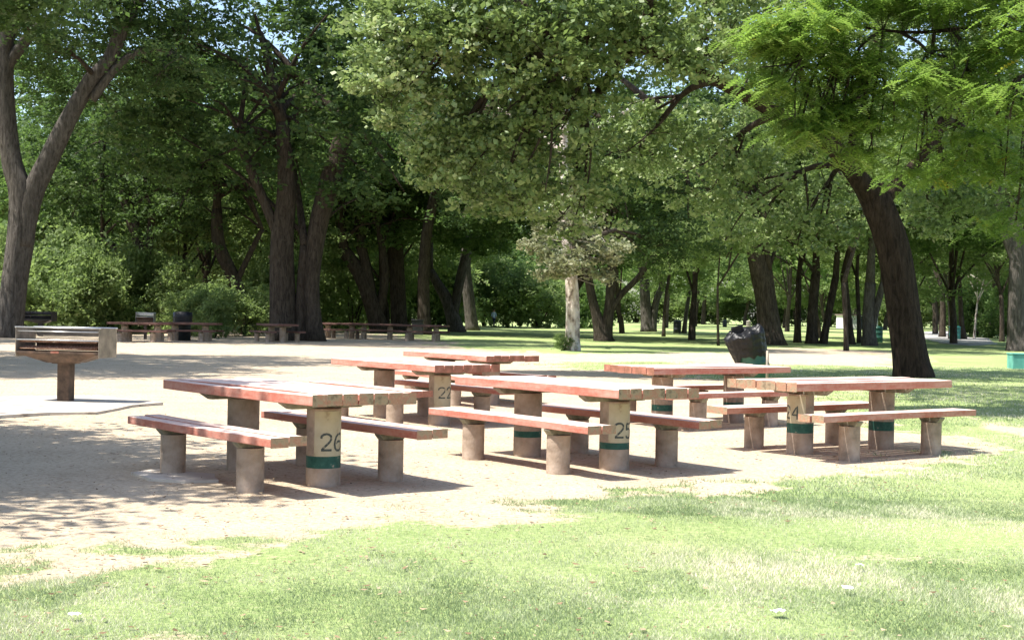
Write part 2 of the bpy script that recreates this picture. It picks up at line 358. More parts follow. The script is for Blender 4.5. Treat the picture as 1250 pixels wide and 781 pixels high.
# ------------------------------------------------------------------ tables and benches
TL, TW, TH, TT = 2.459, .948, .76, .078
BL, BW, BH, BT = 2.444, .296, .458, .064
LS, BO = .64, .656
RT, RB = .137, .105
def planks(mb, L, Wd, z1, t, k, rng, gap=.018, ragged=.014, mats=(0,1,2)):
    w = (Wd-(k-1)*gap)/k; y = -Wd/2
    for i in range(k):
        e0 = -L/2+rng.uniform(0, ragged); e1 = L/2-rng.uniform(0, ragged); dz = rng.uniform(-.006, .003); sag = rng.uniform(-.008, .006)
        ns = 8; vs = []
        for j in range(ns+1):
            xx = e0+(e1-e0)*j/ns; zz = z1+dz+sag*math.sin(math.pi*j/ns)+rng.uniform(-.0012,.0012); yo = rng.uniform(-.0015,.0015)
            vs += [(xx,y+yo,zz-t),(xx,y+w+yo,zz-t),(xx,y+w+yo,zz),(xx,y+yo,zz)]
        fs = []; ms = []
        for j in range(ns):
            b = j*4
            fs += [(b,b+1,b+5,b+4)[::-1],(b+1,b+2,b+6,b+5)[::-1],(b+2,b+3,b+7,b+6)[::-1],(b+3,b,b+4,b+7)[::-1]]; ms += [mats[1],mats[1],mats[0],mats[1]]
        fs += [(3,2,1,0)[::-1], tuple(ns*4+q for q in (0,1,2,3))]; ms += [mats[2], mats[2]]
        mb.add(vs, fs, ms); y += w+gap
DIG = {
 '2': [[(0,.74),(.03,.88),(.15,.97),(.3,1.0),(.45,.97),(.57,.88),(.6,.74),(.55,.6),(.4,.44),(.2,.26),(.04,.07)],[(0,.06),(.62,.06)]],
 '6': [[(.55,.93),(.42,1.0),(.28,.97),(.12,.83),(.03,.6),(0,.38),(.04,.16),(.16,.04),(.32,0.02),(.48,.06),(.58,.18),(.6,.34),(.54,.48),(.4,.56),(.24,.54),(.1,.44)]],
 '5': [[(.58,.95),(.08,.95),(.04,.55),(.2,.62),(.38,.61),(.53,.5),(.6,.32),(.54,.14),(.4,.03),(.22,.0),(.08,.05),(0,.16)]],
 '4': [[(.42,0),(.42,1.0),(0,.32),(.62,.32)]],
 '3': [[(.02,.85),(.12,.96),(.3,1.0),(.48,.95),(.57,.8),(.52,.62),(.3,.53),(.52,.44),(.6,.26),(.5,.07),(.3,.0),(.12,.03),(0,.14)]],
 '1': [[(.1,.8),(.32,1.0),(.32,0)]]}
def number_mesh(txt, zc, h, r0, sw=.13):
    mb = MB(); adv = .82; tw = adv*len(txt)-.2
    for ci, ch in enumerate(txt):
        for st in DIG[ch]:
            pts = np.array(st); seg = []
            for i in range(len(pts)-1):
                for q in np.linspace(0, 1, 5)[:-1]: seg.append(pts[i]*(1-q)+pts[i+1]*q)
            seg.append(pts[-1]); seg = np.array(seg)
            t = np.gradient(seg, axis=0); t /= np.linalg.norm(t, axis=1)[:, None]; nn = np.stack([-t[:,1], t[:,0]], -1)
            L_ = seg+nn*sw/2; R_ = seg-nn*sw/2; vs = []
            for q in range(len(seg)):
                for e in (L_[q], R_[q]):
                    u = (e[0]+ci*adv-tw/2)*h; ang = u/r0; z = zc+(e[1]-.5)*h
                    vs.append(((r0+.002)*math.cos(ang), (r0+.002)*math.sin(ang), z))
            mb.add(vs, [(2*q,2*q+1,2*q+3,2*q+2)[::-1] for q in range(len(seg)-1)], 0)
    return mb
def leg_mesh(r, h, cream=None, band=None, seed=0, n=36):
    """round concrete post; mats 0 concrete 1 cream 2 green"""
    zs = sorted(set([-.12, 0, .1, .2, .3, .4, .5, h] + list(band or []) + list(cream or []))); zs = [z for z in zs if z <= h]
    rg = random.Random(seed); mb = MB(); vs = []
    for z in zs:
        for j in range(n):
            a = 2*math.pi*(j+.5)/n; q = r*(1+.004*math.sin(a*3+z*9+seed)); vs.append((q*math.cos(a), q*math.sin(a), z))
    fs = []; ms = []
    for i in range(len(zs)-1):
        zm = (zs[i]+zs[i+1])/2
        for j in range(n):
            a = 2*math.pi*(j+1)/n; a = (a+math.pi) % (2*math.pi)-math.pi
            mm = 0
            if cream and cream[0] < zm < cream[1] and abs(a) < 1.12: mm = 1
            if band and band[0] < zm < band[1]: mm = 2
            fs.append((i*n+j, i*n+(j+1)%n, (i+1)*n+(j+1)%n, (i+1)*n+j)); ms.append(mm)
    mb.add(vs, fs, ms, True)
    mb.add([vs[(len(zs)-1)*n+j] for j in range(n)], [tuple(range(n))], 0)
    return mb
CM = None
def cleat(mb, half, h, z1, x, th=.09, taper=.45):
    """tapered cross cleat under the planks, across the table at x"""
    b = half-h*1.1/taper*.5
    prof = [(-half, z1), (-half, z1-h*.25), (-b, z1-h), (b, z1-h), (half, z1-h*.25), (half, z1)]
    vs = [(x-th/2, y, z) for y, z in prof]+[(x+th/2, y, z) for y, z in prof]; k = len(prof)
    mb.add(vs, [tuple(range(k))[::-1], tuple(range(k, 2*k))]+[(i, (i+1)%k, k+(i+1)%k, k+i) for i in range(k)], 0)
def make_table(label, loc, ang, num=None, bands=(None, None), seed=1, endm='end', k=7, group='picnic tables on the dirt', mats=None, zoff=0):
    t = thing('picnic_table', label, 'picnic table', (loc[0], loc[1], 0), ang, group); rg = random.Random(seed)
    top = MB(); planks(top, TL, TW, TH, TT, k, rg)
    top.build('tabletop', mats or [M['top'], M['side'], M[endm]], t, .006)
    for i, sx in enumerate((1, -1)):
        c = MB(); cleat(c, .40, .062, TH-TT-.001, sx*LS); c.build('cross_cleat', M['cleat'], t, .004)
        hasn = num and i == 0
        lg = leg_mesh(RT, TH-TT-.064, (bands[i][1] if bands[i] else .2, .60) if hasn else None, bands[i], seed+i)
        lo = lg.build('leg', [M['concrete'], M['cream'], M['green']], t, 0); lo.location = (sx*LS, 0, 0)
        if hasn:
            nz = (bands[i][1]+.11) if bands[i] else .40
            no = number_mesh(num, nz, .135, RT); ob = no.build('stencilled_number', M['digit'], lo)
    return t
def make_bench(label, loc, ang, seed=1, endm='end', group='benches beside the tables', mats=None, k=2):
    t = thing('bench', label, 'bench', (loc[0], loc[1], 0), ang, group); rg = random.Random(seed)
    top = MB(); planks(top, BL, BW, BH, BT, k, rg, .012, .03)
    top.build('seat', mats or [M['top'], M['side'], M[endm]], t, .005)
    for i, sx in enumerate((1, -1)):
        c = MB(); cleat(c, .14, .055, BH-BT-.001, sx*LS, .085, .8); c.build('bracket', M['cleat'], t, .006)
        lg = leg_mesh(RB, BH-BT-.057, None, None, seed+i, 28); lo = lg.build('leg', [M['concrete']], t); lo.location = (sx*LS, 0, 0)
    return t
TAB = {'26': (-1.895, 11.211, -.862, 1), '25': (.563, 12.758, -.919, 1), '24': (3.529, 14.347, 3.758, -1), '22': (-1.271, 17.237, -.91, 1),
       'b': (-.668, 21.117, -.965, 1), 'c': (2.461, 17.635, 3.768, -1)}
def side(key, s):
    x, y, th, sg = TAB[key]; c, q = math.cos(th), math.sin(th); nx, ny = (q, -c) if sg > 0 else (-q, c)
    return (x+s*BO*nx, y+s*BO*ny)
info = {'26': ('weathered red picnic table stencilled 26, nearest the camera', '26', ((.15,.245), None), 'end'),
        '25': ('weathered red picnic table stencilled 25 with thin green band on its leg', '25', ((.19,.25), (.19,.25)), 'end'),
        '24': ('red picnic table stencilled 24 at the grass edge on the right', '24', ((.22,.32), (.20,.30)), 'end'),
        '22': ('red picnic table stencilled 22 with cream leg, behind table 26', '22', (None, None), 'endred'),
        'b': ('rearmost red picnic table of the sunny group, left of the pale tree trunk', None, (None, None), 'endred'),
        'c': ('red picnic table in front of the tilted black bagged bin', None, ((.19,.27), (.19,.27)), 'endred')}
for i, (k_, (lab, num, bd, em)) in enumerate(info.items()):
    x, y, th, sg = TAB[k_]
    make_table(lab, (x, y), th, num, bd, 10+i*3, em, 7)
bl = {('26',1): 'low red bench in front of table 26, leftmost and nearest', ('26',-1): 'dark red bench on the far side of table 26',
      ('25',1): 'long pink red bench in front of table 25', ('25',-1): 'red bench behind table 25 with long pointed shadow',
      ('24',1): 'reddish bench nearest the lawn in front of table 24', ('24',-1): 'red bench on the far left side of table 24',
      ('22',1): 'red bench on the near side of table 22, half hidden by table 26', ('22',-1): 'red bench on the far side of table 22',
      ('b',1): 'red bench on the near side of the rearmost sunny table', ('b',-1): 'red bench on the far side of the rearmost sunny table',
      ('c',1): 'red bench on the near side of the table by the bagged bin', ('c',-1): 'red bench between the bagged bin and its table'}
for i, ((k_, s), lab) in enumerate(bl.items()):
    make_bench(lab, side(k_, s), TAB[k_][2], 40+i*3, 'end' if k_ in '262524' else 'endred')

# far tables under the trees
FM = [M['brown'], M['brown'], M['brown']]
def far_set(px, py, ang, tl, bls):
    x, y = G(px, py); c, q = math.cos(ang), math.sin(ang)
    t = copy_tree(far_t); t.location = (x, y, 0); t.rotation_euler = (0, 0, ang); t['label'] = tl
    for s, b_ in zip((-1, 1), bls):
        b = copy_tree(far_b); b.location = (x-s*BO*-q*1, y-s*BO*c, 0); b.rotation_euler = (0, 0, ang); b['label'] = b_
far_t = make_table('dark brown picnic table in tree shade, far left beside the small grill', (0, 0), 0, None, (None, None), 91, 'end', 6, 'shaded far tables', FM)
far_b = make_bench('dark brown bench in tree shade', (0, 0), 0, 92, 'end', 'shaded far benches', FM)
ft = [(172,417,.02,'dark brown picnic table in tree shade, leftmost of the far row',('bench behind the leftmost far table','bench in front of the leftmost far table')),
      (232,416,-.05,'brown picnic table in shade in front of the dark bin',('bench behind the far table by the dark bin','bench in front of the far table by the dark bin')),
      (338,417,-1.02,'shaded picnic table in front of the big double trunk',('right bench of the table by the big double trunk','left bench of the table by the big double trunk')),
      (415,413,-.30,'shaded picnic table right of the big double trunk',('bench behind the table right of the double trunk','bench in front of the table right of the double trunk')),
      (460,414,.05,'shaded picnic table second from the right end of the far row',('bench behind the second table from the right end','bench in front of the second table from the right end')),
      (516,416,-.10,'shaded picnic table at the right end of the far row',('bench behind the rightmost far table','bench in front of the rightmost far table'))]
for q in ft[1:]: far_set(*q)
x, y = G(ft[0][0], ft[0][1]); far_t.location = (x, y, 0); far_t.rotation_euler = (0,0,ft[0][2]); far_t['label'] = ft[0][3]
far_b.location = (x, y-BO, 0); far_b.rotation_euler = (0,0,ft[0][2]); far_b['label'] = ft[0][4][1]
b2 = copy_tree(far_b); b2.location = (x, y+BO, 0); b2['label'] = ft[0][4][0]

# ------------------------------------------------------------------ park grills
def grill(label, loc, rz, mats, group='park grills'):
    t = thing('park_grill', label, 'grill', (loc[0], loc[1], 0), rz, group)
    st, ru, ch, gt = mats
    Wd, D = 1.22, .58; hw, hd = Wd/2, D/2
    mb = MB(); mb.box((-.09,-.09,-.1), (.09,.09,.575)); mb.box((-.16,-.13,.565), (.16,.13,.585)); mb.build('post', ru, t, .008)
    # tray: trapezoid hopper, open at top
    z0, z1 = .58, .74; bw, bd = .22, .16; e = .008
    def ring(w_, d_, z): return [(-w_,-d_,z),(w_,-d_,z),(w_,d_,z),(-w_,d_,z)]
    mb = MB(); vs = ring(bw,bd,z0)+ring(hw,hd,z1-.03)+ring(hw,hd,z1)+ring(hw-e,hd-e,z1)+ring(hw-e,hd-e,z1-.03)+ring(bw-e,bd-e,z0+e)
    fs = [(3,2,1,0)]
    for k in range(5):
        for j in range(4): fs.append((k*4+j, k*4+(j+1)%4, k*4+4+(j+1)%4, k*4+4+j))
    fs.append((20,21,22,23)); mb.add(vs, fs); mb.build('firebox', ru, t, .003)
    for sx in (-1, 1):
        mb = MB(); mb.box((sx*hw-.005+sx*.008, -hd, .66), (sx*hw+.005+sx*.008, hd, 1.07)); mb.build('side_panel', st, t, .003)
    mb = MB(); mb.box((-hw,hd-.004,.95),(hw,hd+.004,1.06)); mb.build('back_rail', st, t, .002)
    mb = MB(); mb.box((-hw+.012,hd-.02,.745),(hw-.012,hd-.012,.90)); mb.build('back_plate', ru, t, .002)
    for y_ in (-hd+.02, hd-.02):
        mb = MB(); mb.tube([(-hw-.03,y_,1.075),(hw+.03,y_,1.075)], .011, 8); mb.build('top_bar', ch, t)
    mb = MB(); mb.tube([(-hw,-hd+.02,1.02),(hw,-hd+.02,1.02)], .008, 8); mb.tube([(-hw-.005,-hd+.01,.9),(hw,-hd+.01,.9)], .011, 8); mb.build('front_bar', ch, t)
    for zz in (.885, .79):
        mb = MB()
        for i in range(27):
            xx = -hw+.05+(Wd-.1)*i/26; mb.tube([(xx,-hd+.03,zz),(xx,-hd*.3,zz+.014),(xx,hd*.3,zz-.006),(xx,hd-.03,zz+.012)], .009, 6)
        mb.tube([(-hw+.03,-hd+.03,zz-.012),(hw-.03,-hd+.03,zz-.012)], .008, 6); mb.tube([(-hw+.03,hd-.03,zz-.012),(hw-.03,hd-.03,zz-.012)], .008, 6)
        mb.build('grate', gt, t)
    return t
g1 = G(80, 492)
gr_ = grill('wide rusty park grill on a square post, on the concrete slab', g1, R(-8), (M['steel'], M['rust'], M['chrome'], M['grate']))
mb = MB(); mb.box((-.09,-.296,.715),(.03,-.291,.745)); mb.build('sticker', M['red'], gr_)
def at_depth(px, d): return ((px-625)*d/FPX, d)
grill('blackened wide grill behind the leftmost big trunk', at_depth(50, 60), R(-6), (M['black'], M['black'], M['black'], M['black']))
g3 = grill('small pale grill in the shade above the far left table', at_depth(178, 58), R(0), (M['chrome'], M['rust'], M['chrome'], M['grate'])); g3.scale = (.62, .62, 1.05)

# ------------------------------------------------------------------ bins
def drum_profile(r, h): return [(0,0),(r*.97,0),(r,.012),(r,h*.32),(r*1.03,h*.335),(r*1.03,h*.345),(r,h*.36),(r,h*.65),(r*1.03,h*.665),(r*1.03,h*.675),(r,h*.69),(r,h-.02),(r*1.04,h-.008),(r*1.02,h),(r*.97,h-.005),(r*.96,h*.5)]
bx, by = at_depth(926, 28.5)
t = thing('litter_bin', 'tilted green drum bin stuffed with a shiny black bin bag', 'bin', (bx, by, 0))
tilt = Matrix.Rotation(R(-19), 4, 'Y') @ Matrix.Rotation(R(6), 4, 'X')
def tf(p): return tuple(tilt @ Vector(p) + Vector((0, 0, .12)))
mb = MB(); mb.lathe(drum_profile(.33, .98), 32); mb.build('drum', M['drum'], t, 0, tf)
rg = random.Random(3)
def wob(i, a):
    h = i*.35; q = .035*math.sin(a*2+1+h*.5)+.02*math.sin(a*3+2-h)
    e = .016*math.sin(a*14+h*.8)+.012*math.sin(a*23-h*1.1)+.008*math.sin(a*37+h*2)
    return q+e*min(1, .4+i*.06)
bp = [(.352,.50),(.362,.53),(.366,.57),(.375,.61),(.37,.65),(.382,.69),(.392,.73),(.385,.77),(.40,.81),(.41,.85),(.40,.89),(.415,.93),(.42,.97),(.41,1.01),(.385,1.04),(.34,1.055),(.29,1.04),(.22,1.06),(.13,1.03),(.05,1.05),(.001,1.04)]
mb = MB(); mb.lathe(bp, 96, wob=wob)
def tfb(p):
    x_, y_, z_ = p; a = math.atan2(y_, x_); z_ += .05*math.sin(a*3+1)*(z_ < .7)+.035*math.sin(a*6+2)+.02*math.sin(a*13) if z_ < 1.0 else .03*math.sin(x_*22)+.03*math.sin(y_*27+1)
    return tf((x_, y_, z_))
o = mb.build('bin_bag', M['bag'], t, 0, tfb)
mb = MB(); mb.box((-.30,-.03,.95),(-.04,.015,1.2), skew=lambda v: (v[0]+.25*(v[2]-.9), v[1], v[2])); mb.build('cardboard_flap', M['bag'], t, .01, tf)
mb = MB(); mb.tube([(.12,-.44,-.1),(.12,-.44,.72)], .03, 10); mb.tube([(.12,-.44,.66),(.10,-.33,.68)], .02, 8); mb.build('support_post', M['steel'], t)

def barrel(label, px, d, mat, h=.9, r=.3, bag=False, name='litter_bin'):
    x, y = at_depth(px, d); t = thing(name, label, 'bin', (x, y, 0))
    mb = MB(); mb.lathe(drum_profile(r, h), 24); mb.build('drum', mat, t)
    mb = MB()
    if bag: mb.lathe([(r*1.08,h*.62),(r*1.12,h*.85),(r*1.1,h+.03),(r*.6,h+.07),(.001,h+.05)], 32, wob=wob); mb.build('bin_bag', M['bag'], t)
    else: mb.lathe([(r*1.08,h-.03),(r*1.08,h+.02),(r*.9,h+.08),(r*.4,h+.13),(.001,h+.14)], 24); mb.build('lid', mat, t)
    return t
barrel('green barrel bin behind the cluster of right hand trunks', 1072, 84, M['drum'])
barrel('blue green barrel bin beside the grey path', 1166, 104, M['drumteal'], .95, .42)
barrel('dark blue barrel bin between the thin far trees', 827, 112, M['drumdark'], .95, .33)
barrel('small dark barrel bin far across the lawn left of the bagged bin', 885, 190, M['drumdark'])
barrel('grey barrel bin far across the lawn above the bagged bin', 914, 170, M['steel'])
barrel('dark bin with black bag behind the far left tables', 223, 57, M['drumdark'], 1.15, .35, True)
# square black bin by the trunk
x, y = at_depth(510, 80); t = thing('litter_bin', 'black square bin standing against a straight dark trunk', 'bin', (x, y, 0))
mb = MB(); mb.box((-.33,-.3,0),(.33,.3,.85)); mb.build('body', M['black'], t, .02)
mb = MB(); mb.box((-.36,-.33,.852),(.36,.33,.93)); mb.build('lid', M['black'], t, .02)
# teal box at right edge
x, y = at_depth(1246, 41); t = thing('utility_box', 'teal metal utility box on the grass at the right edge', 'utility box', (x, y, 0))
mb = MB(); mb.box((-.30,-.25,-.05),(.30,.25,.43)); mb.build('body', M['teal'], t, .012)
mb = MB(); mb.box((-.32,-.27,.432),(.32,.27,.47)); mb.build('lid', M['teal'], t, .01)
# paper scraps
for px, py, lab, s in ((949,754,'crumpled white paper scrap, nearest the bottom edge of the lawn',.026),(1035,725,'white paper scrap on the lawn at lower right',.022),(1049,696,'tiny white paper scrap on the lawn above the others',.016),(91,758,'pale paper scrap on the lawn at lower left',.018)):
    x, y = G(px, py); rg = random.Random(px); mb = MB(); vs = []
    for i in range(5):
        for j in range(5): vs.append(((i-2)*s*.6+rg.uniform(-.004,.004), (j-2)*s*.5+rg.uniform(-.004,.004), .03+rg.uniform(0,s*.7)))
    mb.add(vs, [(i*5+j,i*5+j+1,i*5+j+6,i*5+j+5)[::-1] for i in range(4) for j in range(4)])
    o = mb.build('paper_scrap', M['paper']); o.location = (x, y, 0); tag(o, lab, 'litter', 'paper scraps on the lawn')

# ------------------------------------------------------------------ trees
def smooth(P, k=4):
    P = np.array(P, float); out = []
    for i in range(len(P)-1):
        p0 = P[max(i-1,0)]; p1 = P[i]; p2 = P[i+1]; p3 = P[min(i+2,len(P)-1)]
        for t in np.linspace(0,1,k,endpoint=False):
            out.append(.5*((2*p1)+(-p0+p2)*t+(2*p0-5*p1+4*p2-p3)*t*t+(-p0+3*p1-3*p2+p3)*t**3))
    out.append(P[-1]); return np.array(out)
def leaves_from(C, size, rng, droop=.0, asp=.55, fold=.25):
    """diamond leaves at points C"""
    n = len(C); s = size*(.5+1.0*rng.random(n)**1.3); d = rng.normal(size=(n,3)); d[:,2] = d[:,2]*.6-droop; d /= np.linalg.norm(d,axis=1)[:,None]
    u = rng.normal(size=(n,3)); u[:,2] += 1.1; sd = np.cross(d, u); sd /= np.linalg.norm(sd,axis=1)[:,None]+1e-9; nn = np.cross(sd, d)
    s = s[:,None]; mid = C+d*s*.05
    return np.stack([C-d*s*.5, mid+sd*s*asp*.5+nn*s*fold*.3, C+d*s*.5, mid-sd*s*asp*.5+nn*s*fold*.3], 1)
def fronds_from(C, L, rng, pairs=7):
    n = len(C); a = rng.random(n)*6.283; d = np.stack([np.cos(a), np.sin(a), -.12-.4*rng.random(n)], -1); d /= np.linalg.norm(d,axis=1)[:,None]
    sd = np.stack([-np.sin(a), np.cos(a), (rng.random(n)-.5)*.5], -1); sd /= np.linalg.norm(sd,axis=1)[:,None]; nn = np.cross(sd, d)
    Ls = L*(.6+.7*rng.random(n)); out = []; ti = []; base = rng.random(n)
    for k in range(pairs):
        t = (k+.5)/pairs; c = C+d*(Ls*t)[:,None]-np.array([0,0,1])*(Ls*.18*t*t)[:,None]
        l = (Ls*.235*math.sin(math.pi*(.18+.75*t)))[:,None]; wd = (Ls*.078)[:,None]
        for q in (-1,1):
            e = sd*q*.92+d*.35; tip = c+e*l*1.15-nn*l*.25; mid = c+e*l*.5
            out.append(np.stack([c, mid+d*wd, tip, mid-d*wd], 1)); ti.append(base+rng.normal(size=n)*.08)
    return np.concatenate(out), np.concatenate(ti)
def clump_points(blobs, nclump, rng, shell=.55):
    """blobs: (cx,cy,cz,rx,ry,rz,weight)"""
    B = np.array(blobs, float); wt = B[:,6]/B[:,6].sum(); idx = rng.choice(len(B), nclump, p=wt)
    d = rng.normal(size=(nclump,3)); d /= np.linalg.norm(d,axis=1)[:,None]; q = shell+(1-shell)*rng.random(nclump)**.7
    q = np.where(rng.random(nclump) < .22, rng.random(nclump)**.5, q)
    q *= 1+.22*(vnoise(d[:,0]*2.3+idx*7+50, d[:,2]*2.3+d[:,1]*1.9+50, 5)-.5)*2
    return B[idx,:3]+d*q[:,None]*B[idx,3:6]
def crown_mesh(name, blobs, nclump, percl, clr, leaf, mat, rng, kind='leaf', droop=.15, asp=.55, subs=6):
    CL = clump_points(blobs, nclump, rng); n = nclump
    # each clump: several sprays, each spray a short flattened run of leaves
    rr = clr*(.45+1.05*rng.random(n)); ctint = rng.random(n)
    sp = np.repeat(np.arange(n), subs); d = rng.normal(size=(len(sp),3)); d[:,2] = np.abs(d[:,2])*.7-.25; d /= np.linalg.norm(d,axis=1)[:,None]
    S = CL[sp]+d*(rr[sp]*(.35+.65*rng.random(len(sp))))[:,None]
    per = max(1, percl//subs); lp = np.repeat(np.arange(len(sp)), per)
    j = rng.normal(size=(len(lp),3)); j[:,2] *= .55; srr = (rr[sp][lp]*.30)[:,None]
    along = d[lp]*(rng.random(len(lp))-.3)[:,None]*srr*2.0; along[:,2] -= .25*srr[:,0]*rng.random(len(lp))
    C = S[lp]+j*srr*.75+along
    if kind == 'frond':
        V, ti = fronds_from(C, leaf, rng); ti = ti*.6+.4*np.tile(ctint[sp][lp], len(ti)//len(lp))
    else:
        V = leaves_from(C, leaf, rng, droop, asp); ti = ctint[sp][lp]*.5+rng.random(len(lp))*.5
    return quad_mesh(name, V, 4, np.clip(ti, 0, 1), mat), CL
def add_limb(mb, P, r0, r1, n=9, k=4, ridge=False, seed=0):
    S = smooth(P, k); t = np.linspace(0, 1, len(S)); rad = r0+(r1-r0)*t**.85
    rf = None
    if ridge: rf = lambda i, a: .05*np.sin(a*5+seed+i*.13)+.035*np.sin(a*9+seed*2-i*.2)+.03*np.sin(a*2+i*.35)
    mb.tube(S, rad, n, ridge=rf); return S, rad
def twigs(mb, nodes, targets, rng, r=.035, maxn=400, sag=.1):
    nodes = np.array(nodes); rg = np.random.default_rng(int(rng.integers(1e9)))
    idx = rg.permutation(len(targets))[:maxn]
    for q in idx:
        T_ = targets[q]; dd = np.linalg.norm(nodes-T_, axis=1)+np.maximum(0, nodes[:,2]-T_[2])*.6; A_ = nodes[int(np.argmin(dd))]; L_ = np.linalg.norm(T_-A_)
        if L_ < .3: continue
        mid = (A_+T_)/2+rg.normal(size=3)*L_*.10; mid[2] += L_*sag
        q1 = A_*.7+mid*.3+rg.normal(size=3)*L_*.04
        S = smooth([A_, q1, mid, T_], 2); rr = r*(.5+.12*L_); mb.tube(S, np.linspace(rr, rr*.25, len(S)), 5, cap=False)

def custom_tree(label, d, trunks, blobs, bark, leafm, nclump, percl, clr, leaf, seed, kind='leaf', basez=0, group=None, ntwig=250, name='tree', sides=18, twr=.04, droop=.15, asp=.55):
    """trunks: lists of (px,py,width_px[,dy]); blobs: (px,py,dy,rx,ry,rz,w)"""
    rng = np.random.default_rng(seed)
    b0 = trunks[0][0]; base = W(b0[0], b0[1], d); base[2] = 0
    t = thing(name, label, 'tree', tuple(base), 0, group); mb = MB(); nodes = []
    for li, tr in enumerate(trunks):
        P = [W(q[0], q[1], d+(q[3] if len(q) > 3 else 0))-base for q in tr]; r_ = [q[2]/2*d/FPX for q in tr]
        if li == 0 or tr[0][1] >= b0[1]-3: P[0][2] = -.15
        S = smooth(P, 5); rad = np.interp(np.linspace(0,1,len(S)), np.linspace(0,1,len(r_)), r_)
        if P[0][2] < 0: # root flare
            hgt = S[:,2]; rad = rad*(1+.22*np.exp(-np.maximum(hgt,0)/.3))
        sd = seed+li
        rf = (lambda i, a, sd=sd: .05*np.sin(a*5+sd+i*.13)+.035*np.sin(a*9+sd*2-i*.2)+.04*np.sin(a*2+i*.35))
        mb.tube(S, rad, sides if rad[0] > .12 else 9, ridge=rf); nodes += list(S[len(S)//3 if li == 0 else 1:])
    BB = []
    for (px, py, dy, rx, ry, rz, w_) in blobs:
        c = W(px, py, d+dy)-base; BB.append((*c, rx, ry, rz, w_))
    mb.build('trunk', bark, t); mb = MB()
    # secondary limbs from the trunks to each blob
    nd = np.array(nodes)
    for b in BB:
        c = np.array(b[:3]); A_ = nd[int(np.argmin(np.linalg.norm(nd-c, axis=1)))]; L_ = np.linalg.norm(c-A_)
        if L_ > .8:
            mid = (A_+c)/2+rng.normal(size=3)*L_*.07; mid[2] += L_*.10
            S, _ = add_limb(mb, [A_, mid, c], min(.16 if leaf < .2 else .05, .035*L_+.03 if leaf < .2 else .03), .015, 8, 5); nodes += list(S)
            for kk in range(4):
                e = c+np.array(b[3:6])*rng.uniform(-.75,.75,3); S2, _ = add_limb(mb, [S[len(S)//2], (S[len(S)//2]+e)/2+rng.normal(size=3)*.2, e], .05 if leaf < .2 else .018, .01, 6, 4); nodes += list(S2)
    me, CL = crown_mesh('crown', BB, nclump, percl, clr, leaf, leafm, rng, kind, droop, asp)
    twigs(mb, nodes, CL, rng, twr, ntwig)
    mb.build('branches', M['bark'], t); link('crown', me, t)
    return t

# --- leftmost big forked tree
custom_tree('big grey tree at the left edge forking into two thick limbs', 56,
  [[(10,412,33),(19,340,31),(27,280,31),(26,235,28),(13,190,24),(5,100,22),(7,0,20),(0,-120,18),(-30,-240,10)],
   [(27,300,27),(40,238,26),(62,190,23),(84,145,21),(110,100,20),(134,72,17),(149,35,16),(170,0,14),(215,-70,12),(240,-160,8)],
   [(112,122,12),(150,75,10),(190,60,7),(230,75,4)],[(8,80,16),(40,40,13),(80,5,9),(110,-60,7)]],
  [(60,-90,2,7,5,3.4,2.6),(-40,30,4,3.5,3,3.0,1.4),(190,-70,0,5,5,2.6,1.6),(70,50,5,4.6,2.5,2.2,1.6),(120,120,6,4,2.5,2.6,1.0),(10,-220,0,7,7,3.5,2),(240,40,2,2.6,3,2.6,1.3),(-150,110,0,3.5,4,3,1),(90,-8,-3,2.4,2,.9,.8),(0,10,-3,1.8,2,1.0,.8),(195,90,-3,1.6,1.2,1.2,.4),(70,60,-3,.9,1.2,.5,.25),(200,110,4,2.0,2,1.8,.6),(225,-115,-4,4.5,3.2,2.2,2.4),(60,-150,-4,4.5,3.2,2,1.6)],  # last two blobs lie above the frame, added to shade the far tables
  M['barkgrey'], M['darkleaf'], 1080, 90, .75, .17, 21)
